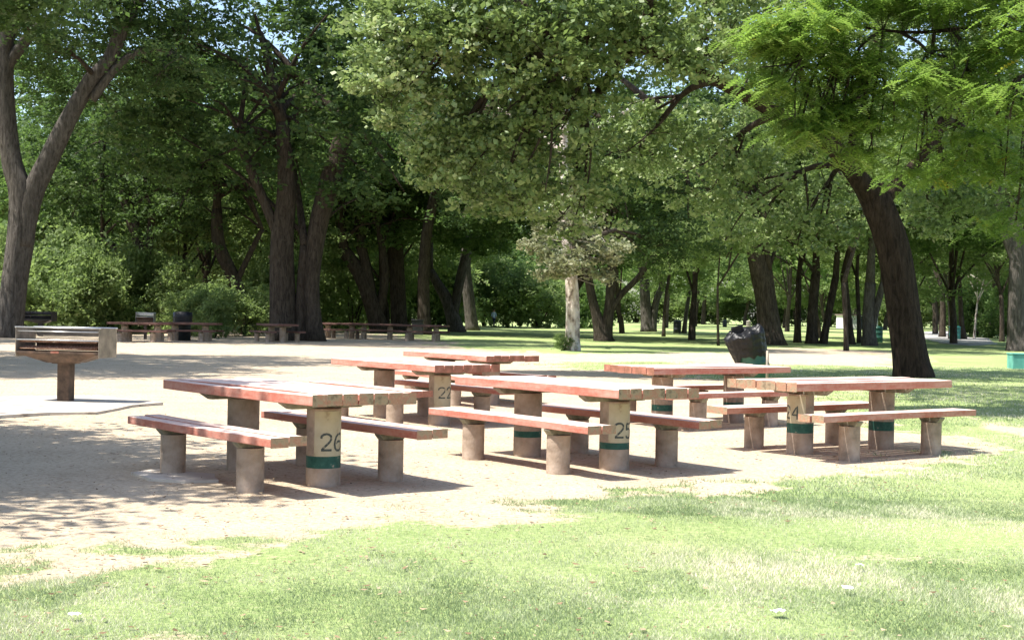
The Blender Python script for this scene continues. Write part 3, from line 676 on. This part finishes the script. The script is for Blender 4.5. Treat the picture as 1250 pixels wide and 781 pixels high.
# --- right hand oak with the long limb
custom_tree('large dark oak trunk leaning left on the right, long limb overhead', 33.5,
  [[(1116,462,42),(1105,400,40),(1091,310,38),(1074,258,37),(1060,228,34)],
   [(1062,240,27),(1035,200,24,-.5),(1008,172,20,-1),(960,145,17,-1.5),(900,112,15,-2),(850,88,12,-2.5),(790,62,9,-3),(700,40,6,-3.3)],
   [(1072,250,20),(1105,215,17,.3),(1135,180,14,.5),(1165,120,12,1),(1200,50,9,1),(1230,-60,6)],
   [(1040,210,16),(1045,150,14,1),(1060,80,12,1.5),(1080,0,10,1.5),(1085,-120,7,1)],
   [(1010,172,11),(985,110,9,-.5),(960,40,8,-1),(930,-60,6,-1)]],
  [(1000,30,0,3.2,3,1.5,1.2),(860,10,-2,2.8,2.4,1.4,1.8),(740,35,-3,2.4,1.8,1.3,1.8),(640,30,-3.4,2.2,1.6,1.4,2.0),(530,35,-3,1.8,1.6,1.3,1.6),(600,120,-2.6,1.5,1.3,1.2,1.2),(870,75,-4,1.1,.8,.5,.5),
   (490,110,-2.4,1.0,1.1,.9,.7),(545,190,-2.2,.8,.9,.9,.6),(470,40,-2.4,.9,1,1.0,.5),(620,210,-2,1.2,1.1,1.3,.9),(690,150,-2,1.4,1.3,1.0,.9),(700,250,-1,1.3,1.1,.9,.6),(780,180,0,1.6,1.3,1.1,.9),(860,200,1,1.7,1.7,1.2,.9),(930,260,1.5,1.7,1.5,1.1,.8),(1010,120,2,2.2,2.2,1.3,1),(1000,270,2.5,1.2,1.2,.9,.4),
   (1190,110,2,2.6,2.6,1.8,1.3),(1220,220,2,1.6,1.6,1.4,.8),(1150,260,3,1.2,1.2,.8,.4),(980,-140,1,5,4,2.6,2.2),(1150,-110,1,7,5,3.4,2.6),(1150,10,0,3,3,1.6,1),(1010,-255,-10,3.6,4.2,1.5,3.4),(1200,-260,-8,3.5,4,1.5,2.4)],  # last two blobs hang above the frame, added to darken the lawn at right
  M['barkred'], M['oakleaf'], 2000, 72, .44, .14, 33, ntwig=1100, droop=.4, twr=.026, asp=.66)
# --- locust reaching in from the right, trunk out of frame
custom_tree('bright feathery locust branches reaching in from upper right', 20,
  [[(1700,556,60),(1690,300,44),(1660,100,38),(1600,0,30)],
   [(1640,40,22),(1500,-20,14,.8),(1350,-10,9,.8),(1230,25,6,.6),(1120,40,4,.5),(1030,30,3,.4)],
   [(1600,0,20),(1480,-160,16,0),(1300,-230,12,0),(1150,-200,8,0)],
   [(1660,100,16),(1540,90,11,-1),(1400,100,8,-1.4),(1290,90,5,-1.6)]],
  [(1190,0,0,1.2,1.2,.34,1.5),(1060,0,.5,1.0,1.1,.3,1.2),(985,40,0,.75,1,.26,1.1),(935,48,.2,.35,.6,.2,.5),(975,165,.6,.35,.5,.22,.4),(950,100,.4,.5,.7,.3,.7),(1000,140,.8,.55,.7,.28,.6),(1040,190,1.2,.4,.6,.22,.3),(1040,80,.3,.6,.8,.22,.7),(1120,105,0,.9,1,.26,1.0),(1060,150,.8,.5,.7,.2,.45),(1180,75,.4,.7,.9,.2,.8),(1230,130,-.8,.6,.9,.25,.7),
   (1160,175,1.5,.9,.9,.22,.7),(1225,205,1.8,.9,.9,.25,.7),(1120,215,2.2,.6,.8,.2,.35),(1240,270,2.4,.7,.8,.25,.4),(1255,45,-1,.7,1,.4,.9),(1400,60,-.5,1.8,1.8,.9,1.3),
   (1300,-150,0,3.2,2.6,1.1,2.4),(1550,-180,0,3.5,3.5,1.6,2.4),(1650,-50,0,3,3,1.6,1.4),(1120,-110,.4,1.9,1.4,.6,1.0)],
  M['barkred'], M['locleaf'], 980, 12, .30, .27, 44, kind='frond', ntwig=600, twr=.010)
# --- pale sunlit trunk
pale = custom_tree('pale sunlit trunk at the dirt edge with a grey leafed tuft', 51.9,
  [[(698,428,19),(699,380,17),(697,340,15),(692,290,13),(688,220,11),(690,120,10),(700,20,8),(705,-100,6)],
   [(690,200,7),(740,150,6,1),(800,120,4,2)],[(689,190,7),(640,150,6,1),(600,130,4,2)]],
  [(690,180,6,4.0,2.4,1.8,1.6),(620,200,6,2.6,2,2.2,1.2),(790,210,4,3.0,2.2,2.2,1.4),(840,270,4,2.4,2,1.6,.9),(700,70,5,4,3,2.5,1.5),(560,230,5,1.8,2,1.8,.7),(690,-60,3,6,4,4,2.2),(800,300,3,1.4,1.4,1.0,.4)],
  M['barkpale'], M['darkleaf'], 620, 84, .7, .17, 51, ntwig=250, twr=.03)
rng = np.random.default_rng(515); bb = []; base = np.array(pale.location)
for (px, py, dy, rx, ry, rz, w_) in [(690,322,-1.6,.9,.8,.5,1),(725,300,-1.4,.7,.8,.45,.7),(660,306,-1.4,.6,.7,.35,.5),(700,280,-1.2,.7,.7,.4,.6),(750,318,-1.2,.45,.5,.3,.3),(672,335,-1.4,.5,.5,.3,.3),(715,262,-1,.35,.4,.3,.15),(738,338,-1,.3,.4,.2,.15),(688,252,-1,.45,.5,.45,.4),(712,278,-1.2,.5,.5,.4,.4),(668,285,-1.2,.5,.5,.35,.35),(645,300,-1,.35,.4,.25,.2),(700,235,-.8,.3,.3,.35,.2),(755,300,-1,.3,.4,.3,.2)]:
    bb.append((*(W(px, py, 51.9+dy)-base), rx, ry, rz, w_))
me, CL = crown_mesh('grey_leaf_tuft', bb, 170, 48, .32, .15, M['paleleaf'], rng); link('grey_leaf_tuft', me, pale)
mb = MB(); twigs(mb, [W(697, q, 51.9)-base for q in range(250, 345, 6)], CL, rng, .022, 110); mb.build('tuft_branches', M['barkpale'], pale)
# --- generic crowns, shared meshes
def generic_crown(seed, R_, H_, nclump, percl, clr, leaf, mat, skirt=.5):
    rng = np.random.default_rng(seed); bl_ = [(0,0,H_*.55,R_*.7,R_*.7,H_*.42,2.2)]
    for k in range(9):
        a = rng.random()*6.283; q = R_*(.45+.35*rng.random()); z = H_*(.12+.62*rng.random()); s = R_*(.34+.2*rng.random())
        bl_.append((math.cos(a)*q, math.sin(a)*q, z, s, s, s*.72, 1.0))
    me, CL = crown_mesh('crown', bl_, nclump, percl, clr, leaf, mat, rng)
    return me, CL
GC = {}
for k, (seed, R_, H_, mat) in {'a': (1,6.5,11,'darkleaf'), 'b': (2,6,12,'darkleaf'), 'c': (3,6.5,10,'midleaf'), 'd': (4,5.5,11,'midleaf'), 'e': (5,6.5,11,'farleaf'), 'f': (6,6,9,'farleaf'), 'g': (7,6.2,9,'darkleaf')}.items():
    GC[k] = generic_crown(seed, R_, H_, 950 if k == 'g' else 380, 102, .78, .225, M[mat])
sh = {}
for k, (seed, mat) in {'s': (11,'farleaf'), 't': (12,'midleaf')}.items():  # bushes marked s get the paler leaf in place of missing sunlight
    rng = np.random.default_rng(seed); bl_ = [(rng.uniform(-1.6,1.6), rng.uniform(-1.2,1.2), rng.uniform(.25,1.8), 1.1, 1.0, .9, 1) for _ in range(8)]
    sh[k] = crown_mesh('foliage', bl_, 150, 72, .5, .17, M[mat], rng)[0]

def park_tree(label, d, trunks, crown, cz, sc, bark='bark', seed=0, group=None, dx=0, rot=None):
    """trunk drawn as given, crown mesh shared; cz = height of crown base"""
    rng = np.random.default_rng(seed+1000); b0 = trunks[0][0]; base = W(b0[0], b0[1], d); base[2] = 0
    t = thing('tree', label, 'tree', tuple(base), 0, group); mb = MB(); tops = []
    for li, tr in enumerate(trunks):
        P = [W(q[0], q[1], d+(q[3] if len(q) > 3 else 0))-base for q in tr]; r_ = [q[2]/2*d/FPX for q in tr]
        if li == 0 or tr[0][1] >= b0[1]-4: P[0][2] = -.15
        S = smooth(P, 4); rad = np.interp(np.linspace(0,1,len(S)), np.linspace(0,1,len(r_)), r_)
        if P[0][2] < 0: rad = rad*(1+.3*np.exp(-np.maximum(S[:,2],0)/.3))
        sd = seed+li; rf = (lambda i, a, sd=sd: .06*np.sin(a*5+sd+i*.13)+.04*np.sin(a*8+sd*2-i*.2)+.04*np.sin(a*2+i*.35))
        mb.tube(S, rad, 14, ridge=rf); tops.append((S[-1], rad[-1]))
    cc = np.array([tops[0][0][0]*.6+dx, 0, cz]); me, CL = GC[crown]
    for (p_, r_) in tops:
        tgt = cc+np.array([rng.uniform(-2,2), rng.uniform(-2,2), sc*(6+3*rng.random())])
        S, _ = add_limb(mb, [p_, (p_+tgt)/2+rng.normal(size=3)*.4, tgt], r_*.95, .04, 9, 5)
        for kk in range(6):
            q = S[int(rng.integers(0, max(1, len(S)-3)))]; e = cc+np.array([rng.uniform(-4.5,4.5)*sc, rng.uniform(-4,4)*sc, rng.uniform(1,8)*sc])
            add_limb(mb, [q, (q+e)/2+np.array([0,0,.4]), e], r_*.45+.02, .03, 7, 4)
    mb.build('trunk', M[bark], t)
    c = link('crown', me, t); c.location = cc; c.scale = (sc,)*3; c.rotation_euler = (0,0, rng.random()*6.283 if rot is None else rot)
    return t
# trees named by their trunks

park_tree('dark leaning trunk with several limbs in the left thicket', 75, [[(200,398,18),(188,340,16),(165,280,15),(150,230,13)],[(185,345,9),(150,310,8),(125,290,6)],[(178,330,10),(185,270,9),(180,220,8)]], 'a', 4.5, 1.0, seed=1)
park_tree('curved dark trunk left of the big double trunk', 72, [[(305,402,20),(290,350,16),(268,300,15),(265,255,12)],[(288,345,8),(305,310,7),(320,280,6)]], 'd', 5.5, .95, seed=2)
park_tree('massive double trunk behind the shaded far tables', 60, [[(347,404,36),(345,350,32),(345,290,28),(350,230,22),(345,150,16)],[(385,404,25),(380,350,20),(388,280,22),(405,215,24),(425,150,20)],[(366,405,16),(368,360,14),(372,300,12)],[(345,300,14),(320,240,12),(290,170,10)]], 'b', 5.0, 1.25, 'bark', 3)
park_tree('forked trunk leaning left, left of the two straight dark trunks', 85, [[(466,401,24),(452,365,20),(440,335,17),(420,305,14)],[(455,370,14),(448,330,12),(440,300,12)],[(462,385,12),(470,340,11),(466,300,9)]], 'c', 5.5, 1.0, seed=4)
park_tree('straight dark trunk, thicker of the pair at centre left', 88, [[(488,402,21),(485,350,19),(482,290,17)]], 'a', 6.0, 1.1, seed=5)
park_tree('straight dark trunk with the black square bin against it', 82, [[(519,400,17),(517,350,15),(520,290,13),(530,240,12)]], 'c', 6.0, 1.1, seed=6)
park_tree('leaning forked grey trunk right of the bin trunk', 95, [[(558,398,20),(547,370,16),(533,345,11),(525,330,9)],[(553,385,12),(562,340,12),(572,300,10)]], 'b', 6.3, 1.1, 'barkgrey', 7)
park_tree('single pale brown trunk left of the walking person', 105, [[(577,398,16),(572,360,14),(568,320,13),(575,280,10)]], 'd', 6.4, 1.15, 'barkgrey', 8)
park_tree('tree splitting low into a V with a third limb to the right', 72, [[(737,407,22),(728,385,13),(722,360,11),(715,320,9)],[(738,407,18),(744,375,12),(746,345,11),(750,300,9)],[(744,382,9),(758,360,8),(778,340,7),(800,310,6)]], 'c', 5.2, .95, seed=9)
park_tree('broad pale split trunk across the far lawn', 118, [[(791,396,16),(788,370,13),(787,340,11)],[(795,396,12),(800,372,9),(808,350,7)]], 'e', 6.2, 1.0, 'barkgrey', 10)
park_tree('slim dark trunk left of the dark blue barrel', 92, [[(810,406,4.5),(812,370,4),(818,330,3.5)]], 'e', 5.6, .62, seed=11)
park_tree('pale leaning slim trunk right of the dark blue barrel', 112, [[(835,402,6),(838,380,5),(843,350,4)]], 'f', 5.2, .75, 'barkgrey', 12)
park_tree('thin young tree standing alone on the lawn', 66, [[(877,417,3.2),(876,380,3),(876,350,2.5)]], 'e', 3.3, .42, seed=13)
park_tree('thick ribbed trunk leaning left behind the bagged bin', 70, [[(942,420,32),(935,370,26),(925,320,24),(916,270,22),(905,220,18)],[(950,420,14),(944,380,12),(938,330,10)]], 'a', 6.2, 1.05, 'bark', 14)
park_tree('slim straight trunk first right of the thick ribbed one', 78, [[(973,419,9),(974,380,8),(975,340,7)]], 'f', 5.3, .75, seed=15)
park_tree('dark trunk pair crossing in the right hand cluster', 76, [[(991,420,15),(992,380,12),(996,335,11)],[(1004,420,9),(1011,385,9),(1020,340,9)]], 'c', 5.6, .9, seed=16)
park_tree('short slim trunk standing nearest in the right hand cluster', 60, [[(1033,428,6),(1032,390,6),(1030,345,6)]], 'e', 5.0, .62, seed=17)
park_tree('straight brown trunk in the middle of the right hand cluster', 76, [[(1038,421,12),(1034,380,10),(1030,335,9)]], 'f', 5.4, .8, seed=18)
park_tree('narrow trunk between two thicker ones in the right hand cluster', 80, [[(1049,421,6),(1048,380,5),(1046,340,5)]], 'd', 6.0, .6, seed=19)
park_tree('thick forked trunk ending the right hand cluster', 73, [[(1062,423,17),(1060,385,15),(1062,345,13)],[(1064,400,10),(1070,375,9),(1078,345,8)]], 'f', 5.3, .95, 'barkgrey', 20)
park_tree('big pale brown trunk at the right edge of the lawn', 66, [[(1246,428,30),(1241,380,22),(1242,310,20),(1238,250,18)],[(1240,320,12),(1222,270,12),(1215,220,11)],[(1240,300,12),(1262,240,10)]], 'c', 5.3, 1.15, 'barkgrey', 21)
park_tree('dark pair of far trunks left of the blue green barrel', 118, [[(1150,407,8),(1151,380,7),(1150,355,6)]], 'd', 6.0, .9, seed=22)
park_tree('pale trunk just left of the blue green barrel', 106, [[(1160,412,5),(1160,385,5),(1158,360,5)]], 'f', 5.2, .8, 'barkgrey', 23)
park_tree('reddish trunk just right of the blue green barrel', 106, [[(1176,414,8),(1173,385,6),(1172,355,5)]], 'c', 5.2, .8, seed=24)
park_tree('thin white trunk in front of the dark hedge', 112, [[(1189,411,3),(1191,390,2.5),(1193,370,2)]], 'e', 4.2, .5, 'barkpale', 25)
park_tree('brown trunk in front of the dark hedge right of the path', 98, [[(1223,416,6),(1223,390,5.5),(1222,360,5)]], 'f', 4.6, .8, seed=26)

# shade trees outside the left edge of the frame, and more wood
proto = {}
def copy_park(src, x, y, label, group, s=1, rz=None, rng=random.Random(5)):
    c = copy_tree(src); c.location = (x, y, 0); c.rotation_euler = (0,0, rng.uniform(0,6.28) if rz is None else rz); c.scale = (s, s, s*rng.uniform(.9,1.12)); c['label'] = label; c['group'] = group; return c
def simple_tree(crown, cz, seed, lean=0.6, r=.45):
    rng = np.random.default_rng(seed); t = thing('tree', 'tree in the wood', 'tree', (0,0,0)); mb = MB()
    top = np.array([rng.uniform(-lean,lean), rng.uniform(-lean,lean), cz+3.5]); S, rad = add_limb(mb, [(0,0,-.2), (top[0]*.2,top[1]*.2,cz*.4), (top[0]*.7,top[1]*.7,cz*.9), top], r, r*.55, 12, 5, True, seed)
    for k in range(7):
        q = S[int(rng.integers(len(S)//2, len(S)))]; e = np.array([rng.uniform(-4.5,4.5), rng.uniform(-4.5,4.5), cz+rng.uniform(1.5,8)]); add_limb(mb, [q, (q+e)/2+np.array([0,0,.5]), e], r*.35, .03, 7, 4)
    mb.build('trunk', M['bark'], t); c = link('crown', GC[crown][0], t); c.location = (0,0,cz); return t
P_ = [simple_tree(c, z, i, r=rr) for i, (c, z, rr) in enumerate((('a',3.4,.28),('b',3.6,.3),('d',3.2,.22),('c',3.4,.25),('e',2.2,.2),('f',2.4,.22),('a',9.0,.4),('g',3.2,.3)))]
used = set()
def wood(idx, x, y, s, label, group):
    if idx not in used:
        used.add(idx); t = P_[idx]; t.location = (x, y, 0); t.scale = (s,s,s); t['label'] = label; t['group'] = group; return t
    return copy_park(P_[idx], x, y, label, group, s)
LABW = 'dark leafy tree standing deep in the shaded wood on the left'; GW = 'trees deep in the left wood'
LABF = 'leafy sunlit tree in the wood across the far lawn'; GF = 'trees closing the far lawn'
rg = random.Random(77)
# left wood
for row, (d0, n0) in enumerate(((90, 6), (110, 8), (132, 10))):
    for i in range(n0):
        px = -60+690*(i+.5)/n0+rg.uniform(-25,25); d = d0+rg.uniform(-6,6)
        if px > 560: continue
        wood(rg.choice((1,2,3,4,5,4,3)), (px-625)*d/FPX, d, rg.uniform(.95,1.25), LABW, GW)
# far closing wood
for row, (d0, n0) in enumerate(((150, 7), (195, 12), (240, 13))):
    for i in range(n0):
        px = (560 if row < 1 else 480)+(760 if row < 1 else 850)*(i+.5)/n0+rg.uniform(-22,22); d = d0+rg.uniform(-10,10)
        if row == 0 and 1000 < px < 1140: continue
        if row < 2 and 545 < px < 720: continue
        wood(rg.choice((2,3,4,5,4,5)), (px-625)*d/FPX, d, rg.uniform(1.0,1.5)*(1+.15*row), LABF, GF)
# mid distance crowns filling the upper middle and right
for px, d, idx, s in ((135,84,2,1.25),(245,98,3,1.3),(701,82,1,1.1),(845,80,2,1.1),(1000,98,4,1.2),(1100,90,4,1.1),(1165,84,3,1.0),(1285,80,1,1.3),(535,128,4,1.2),(760,104,4,1.2),(1210,130,0,1.1),(1290,110,1,1.2)):
    c = wood(idx, (px-625)*d/FPX, d, s, 'leafy tree whose crown fills the middle distance behind the benches', 'middle distance trees')
# shade casters outside the left edge
for x, y, idx, s in ((-11.75,9.9,7,.84),(-12.1,8.1,7,.78),(-12.6,11.5,7,.7),(-11.8,12.0,1,.68),(-19.5,28.5,6,.9),(-15.5,33,6,.85),(-14.5,27.5,6,.6),(-27,48,2,1.0)):
    wood(idx, x, y, s, 'tree outside the left edge that shades the dirt', 'shade trees at the left')

# bushes
rg = random.Random(31)
hedge = None
for row, (d0, n0, a_, b_) in enumerate(((262, 26, 430, 1300), (120, 12, -40, 560))):
    for i in range(n0):
        px = a_+(b_-a_)*(i+.5)/n0+rg.uniform(-10,10); d = d0+rg.uniform(-8,8); sc_ = rg.uniform(1.9,2.6)*(1.15 if row == 0 else .95)
        if hedge is None:
            hedge = {}
            for k_ in 'st':
                h_ = thing('shrub', 'shrub', 'shrub', (0,0,0)); link('foliage', sh[k_], h_); mb = MB()
                for q in range(5): add_limb(mb, [(0,0,-.1),(rg.uniform(-.4,.4),rg.uniform(-.4,.4),.8),(rg.uniform(-1.3,1.3),rg.uniform(-1,1),1.8)], .05, .015, 5, 3)
                mb.build('stem', M['bark'], h_); hedge[k_] = [h_, False]
        k_ = 's' if (row == 0 or rg.random() < .6) else 't'; h_, u_ = hedge[k_]
        o = copy_tree(h_) if u_ else h_; hedge[k_][1] = True
        o.location = ((px-625)*d/FPX, d, 0); o.scale = (sc_*1.2, sc_, sc_); o.rotation_euler = (0,0,rg.uniform(0,6))
        o['label'] = ('tall shrub in the thicket at the far end of the lawn', 'tall shrub in the shaded undergrowth of the left wood')[row]; o['group'] = ('shrubs closing the lawn', 'undergrowth shrubs')[row]
for i, (px, d, s, k, lab) in enumerate(((60,66,1.15,'s','leafy green bush beside the leftmost trunk'),(110,68,1.2,'s','green bush between the leftmost trunk and the small grill'),(30,70,1.3,'s','green bush half hidden behind the leftmost trunk'),
        (240,66,.95,'s','bright bush with sunlight put into its leaf colour behind the dark bin'),(262,62,.7,'s','small bush between the dark bin and the double trunk'),(300,68,1.0,'s','low leafy bush left of the double trunk'),(160,74,1.3,'s','dark bush behind the small grill'),(85,78,1.5,'t','leafy undergrowth bush behind the two light bushes'),(135,70,1.0,'t','dark low bush right of the light bushes'),(205,72,1.25,'s','light bush between the small grill and the dark bin'),(20,80,1.8,'s','tall light bush behind the leftmost trunk'),(330,78,1.4,'s','light bush just left of the big double trunk'),(430,92,1.3,'s','bush between the double trunk and the forked trunk'),
        (410,104,1.5,'s','light green bush far behind the forked trunk'),(620,132,2.0,'s','pale yellow green bush right of the walking person'),(655,132,2.0,'s','pale bush left of the pale trunk'),(590,140,2.0,'s','pale bush behind the walking person'),
        (685,140,2.0,'t','bush behind the pale trunk'),(545,120,1.3,'s','bright bush behind the leaning forked grey trunk'),(1195,122,1.5,'t','dark hedge bush right of the path'),(1235,118,1.5,'t','dark hedge bush behind the right edge trunk'),(1262,112,1.5,'t','dark hedge bush at the right edge'),
        (690,51.6,.16,'s','small brownish sprout at the foot of the pale trunk'))):
    t = thing('bush', lab, 'bush', ((px-625)*d/FPX, d, 0), i*1.3, 'bushes'); t.scale = (s*(1,.8,1.25,.9,.75)[i % 5],s*.9,s*(1.0,1.35,1.6,.9,1.2)[i % 5]); link('foliage', sh[k], t)
    mb = MB(); rg2 = random.Random(i)
    for q in range(6): add_limb(mb, [(0,0,-.1),(rg2.uniform(-.4,.4),rg2.uniform(-.4,.4),.8),(rg2.uniform(-1.3,1.3),rg2.uniform(-1,1),1.8)], .05, .015, 6, 3)
    mb.build('stem', M['bark'], t)

# ------------------------------------------------------------------ far building
x, y = at_depth(1046, 205); t = thing('park_building', 'low white building glimpsed between trunks beyond the far lawn', 'building', (x, y, 0))
mb = MB(); mb.box((-2.4,-3,0),(2.4,3,2.0)); mb.build('wall', M['stucco'], t)
mb = MB(); mb.box((-2.6,-3.2,2.002),(2.6,3.2,2.2)); mb.build('roof', M['roof'], t)
for xx in (-1.7, 1.6): mb = MB(); mb.box((xx-.3,-3.04,1.0),(xx+.3,-2.99,1.6)); mb.build('window', M['glass'], t)
mb = MB(); mb.box((-.45,-3.05,0),(.45,-2.99,1.9)); mb.build('door', M['drumdark'], t)

# ------------------------------------------------------------------ walking person
def skinned(name, pts, edges, mat, parent, sub=2):
    me = bpy.data.meshes.new(name); me.from_pydata([p[:3] for p in pts], edges, []); me.materials.append(mat)
    o = bpy.data.objects.new(name, me); COL.objects.link(o); o.parent = parent
    sk = o.modifiers.new('skin', 'SKIN'); 
    sv = me.skin_vertices[0] if me.skin_vertices else None
    if sv is None:
        bpy.context.view_layer.update(); sv = me.skin_vertices[0] if me.skin_vertices else None
    if sv is None: 
        bpy.context.view_layer.objects.active = o; 
    if sv:
        for i, p in enumerate(pts): sv.data[i].radius = (p[3], p[3] if len(p) < 5 else p[4])
        sv.data[0].use_root = True
    ss = o.modifiers.new('sub', 'SUBSURF'); ss.levels = ss.render_levels = sub
    return o
x, y = at_depth(603, 128)
skin = mat_noise('skin', [(.3,(.42,.25,.18)),(.7,(.5,.31,.22))], 5, 2, .6, 0); shirt = mat_noise('pale_blue_shirt', [(.3,(.35,.45,.6)),(.7,(.45,.55,.7))], 5, 2, .9, 0)
trou = mat_noise('dark_trousers', [(.3,(.02,.025,.05)),(.7,(.04,.045,.07))], 5, 2, .9, 0); hair = mat_noise('dark_hair', [(.3,(.02,.015,.01)),(.7,(.04,.03,.02))], 5, 2, .9, 0)
t = thing('person', 'distant person in pale blue shirt and dark trousers walking on the far lawn', 'person', (x, y, 0), 2.6)
pts = [(0,0,.95,.135,.10),(0,0,1.1,.13,.09),(0,0,1.3,.16,.10),(0,0,1.43,.13,.08),(0,0,1.5,.055),(0,-.01,1.58,.085),(0,-.01,1.68,.10),(0,-.005,1.75,.07),
       (.17,0,1.42,.06),(.22,.06,1.17,.045),(.23,-.04,.95,.035),(.24,-.09,.84,.03),(-.17,0,1.42,.06),(-.22,-.02,1.17,.045),(-.22,-.14,.97,.035),(-.21,-.2,.87,.03),
       (.09,0,.88,.09),(.10,-.16,.5,.065),(.10,-.22,.1,.045),(.10,-.34,.05,.035),(-.09,0,.88,.09),(-.10,.06,.5,.065),(-.10,.3,.14,.045),(-.10,.22,.04,.035)]
ed = [(0,1),(1,2),(2,3),(3,4),(4,5),(5,6),(6,7),(3,8),(8,9),(9,10),(10,11),(3,12),(12,13),(13,14),(14,15),(0,16),(16,17),(17,18),(18,19),(0,20),(20,21),(21,22),(22,23)]
def person_body():
    import bmesh
    me = bpy.data.meshes.new('body'); me.from_pydata([p[:3] for p in pts], ed, [])
    bm = bmesh.new(); bm.from_mesh(me); ly = bm.verts.layers.skin.verify(); bm.verts.ensure_lookup_table()
    for i, p in enumerate(pts):
        s = bm.verts[i][ly]; s.radius = (p[3], p[4] if len(p) > 4 else p[3]); s.use_root = (i == 0)
    bm.to_mesh(me); bm.free()
    o = bpy.data.objects.new('body', me); COL.objects.link(o)
    o.modifiers.new('skin', 'SKIN'); s = o.modifiers.new('sub', 'SUBSURF'); s.levels = s.render_levels = 2
    dg = bpy.context.evaluated_depsgraph_get(); dg.update(); m2 = bpy.data.meshes.new_from_object(o.evaluated_get(dg))
    bpy.data.objects.remove(o); m2.materials.clear()
    for q in (skin, shirt, trou, hair): m2.materials.append(q)
    for f in m2.polygons:
        c = f.center; k = 0
        if c.z < .98: k = 2
        if .94 < c.z < 1.47: k = 1
        if abs(c.x) > .17 and c.z < 1.05 and c.z > .7: k = 0
        if c.z > 1.69 or (c.z > 1.58 and c.y > .03): k = 3
        f.material_index = k; f.use_smooth = True
    m2.name = 'body'; o = link('body', m2, t); return o
person_body()
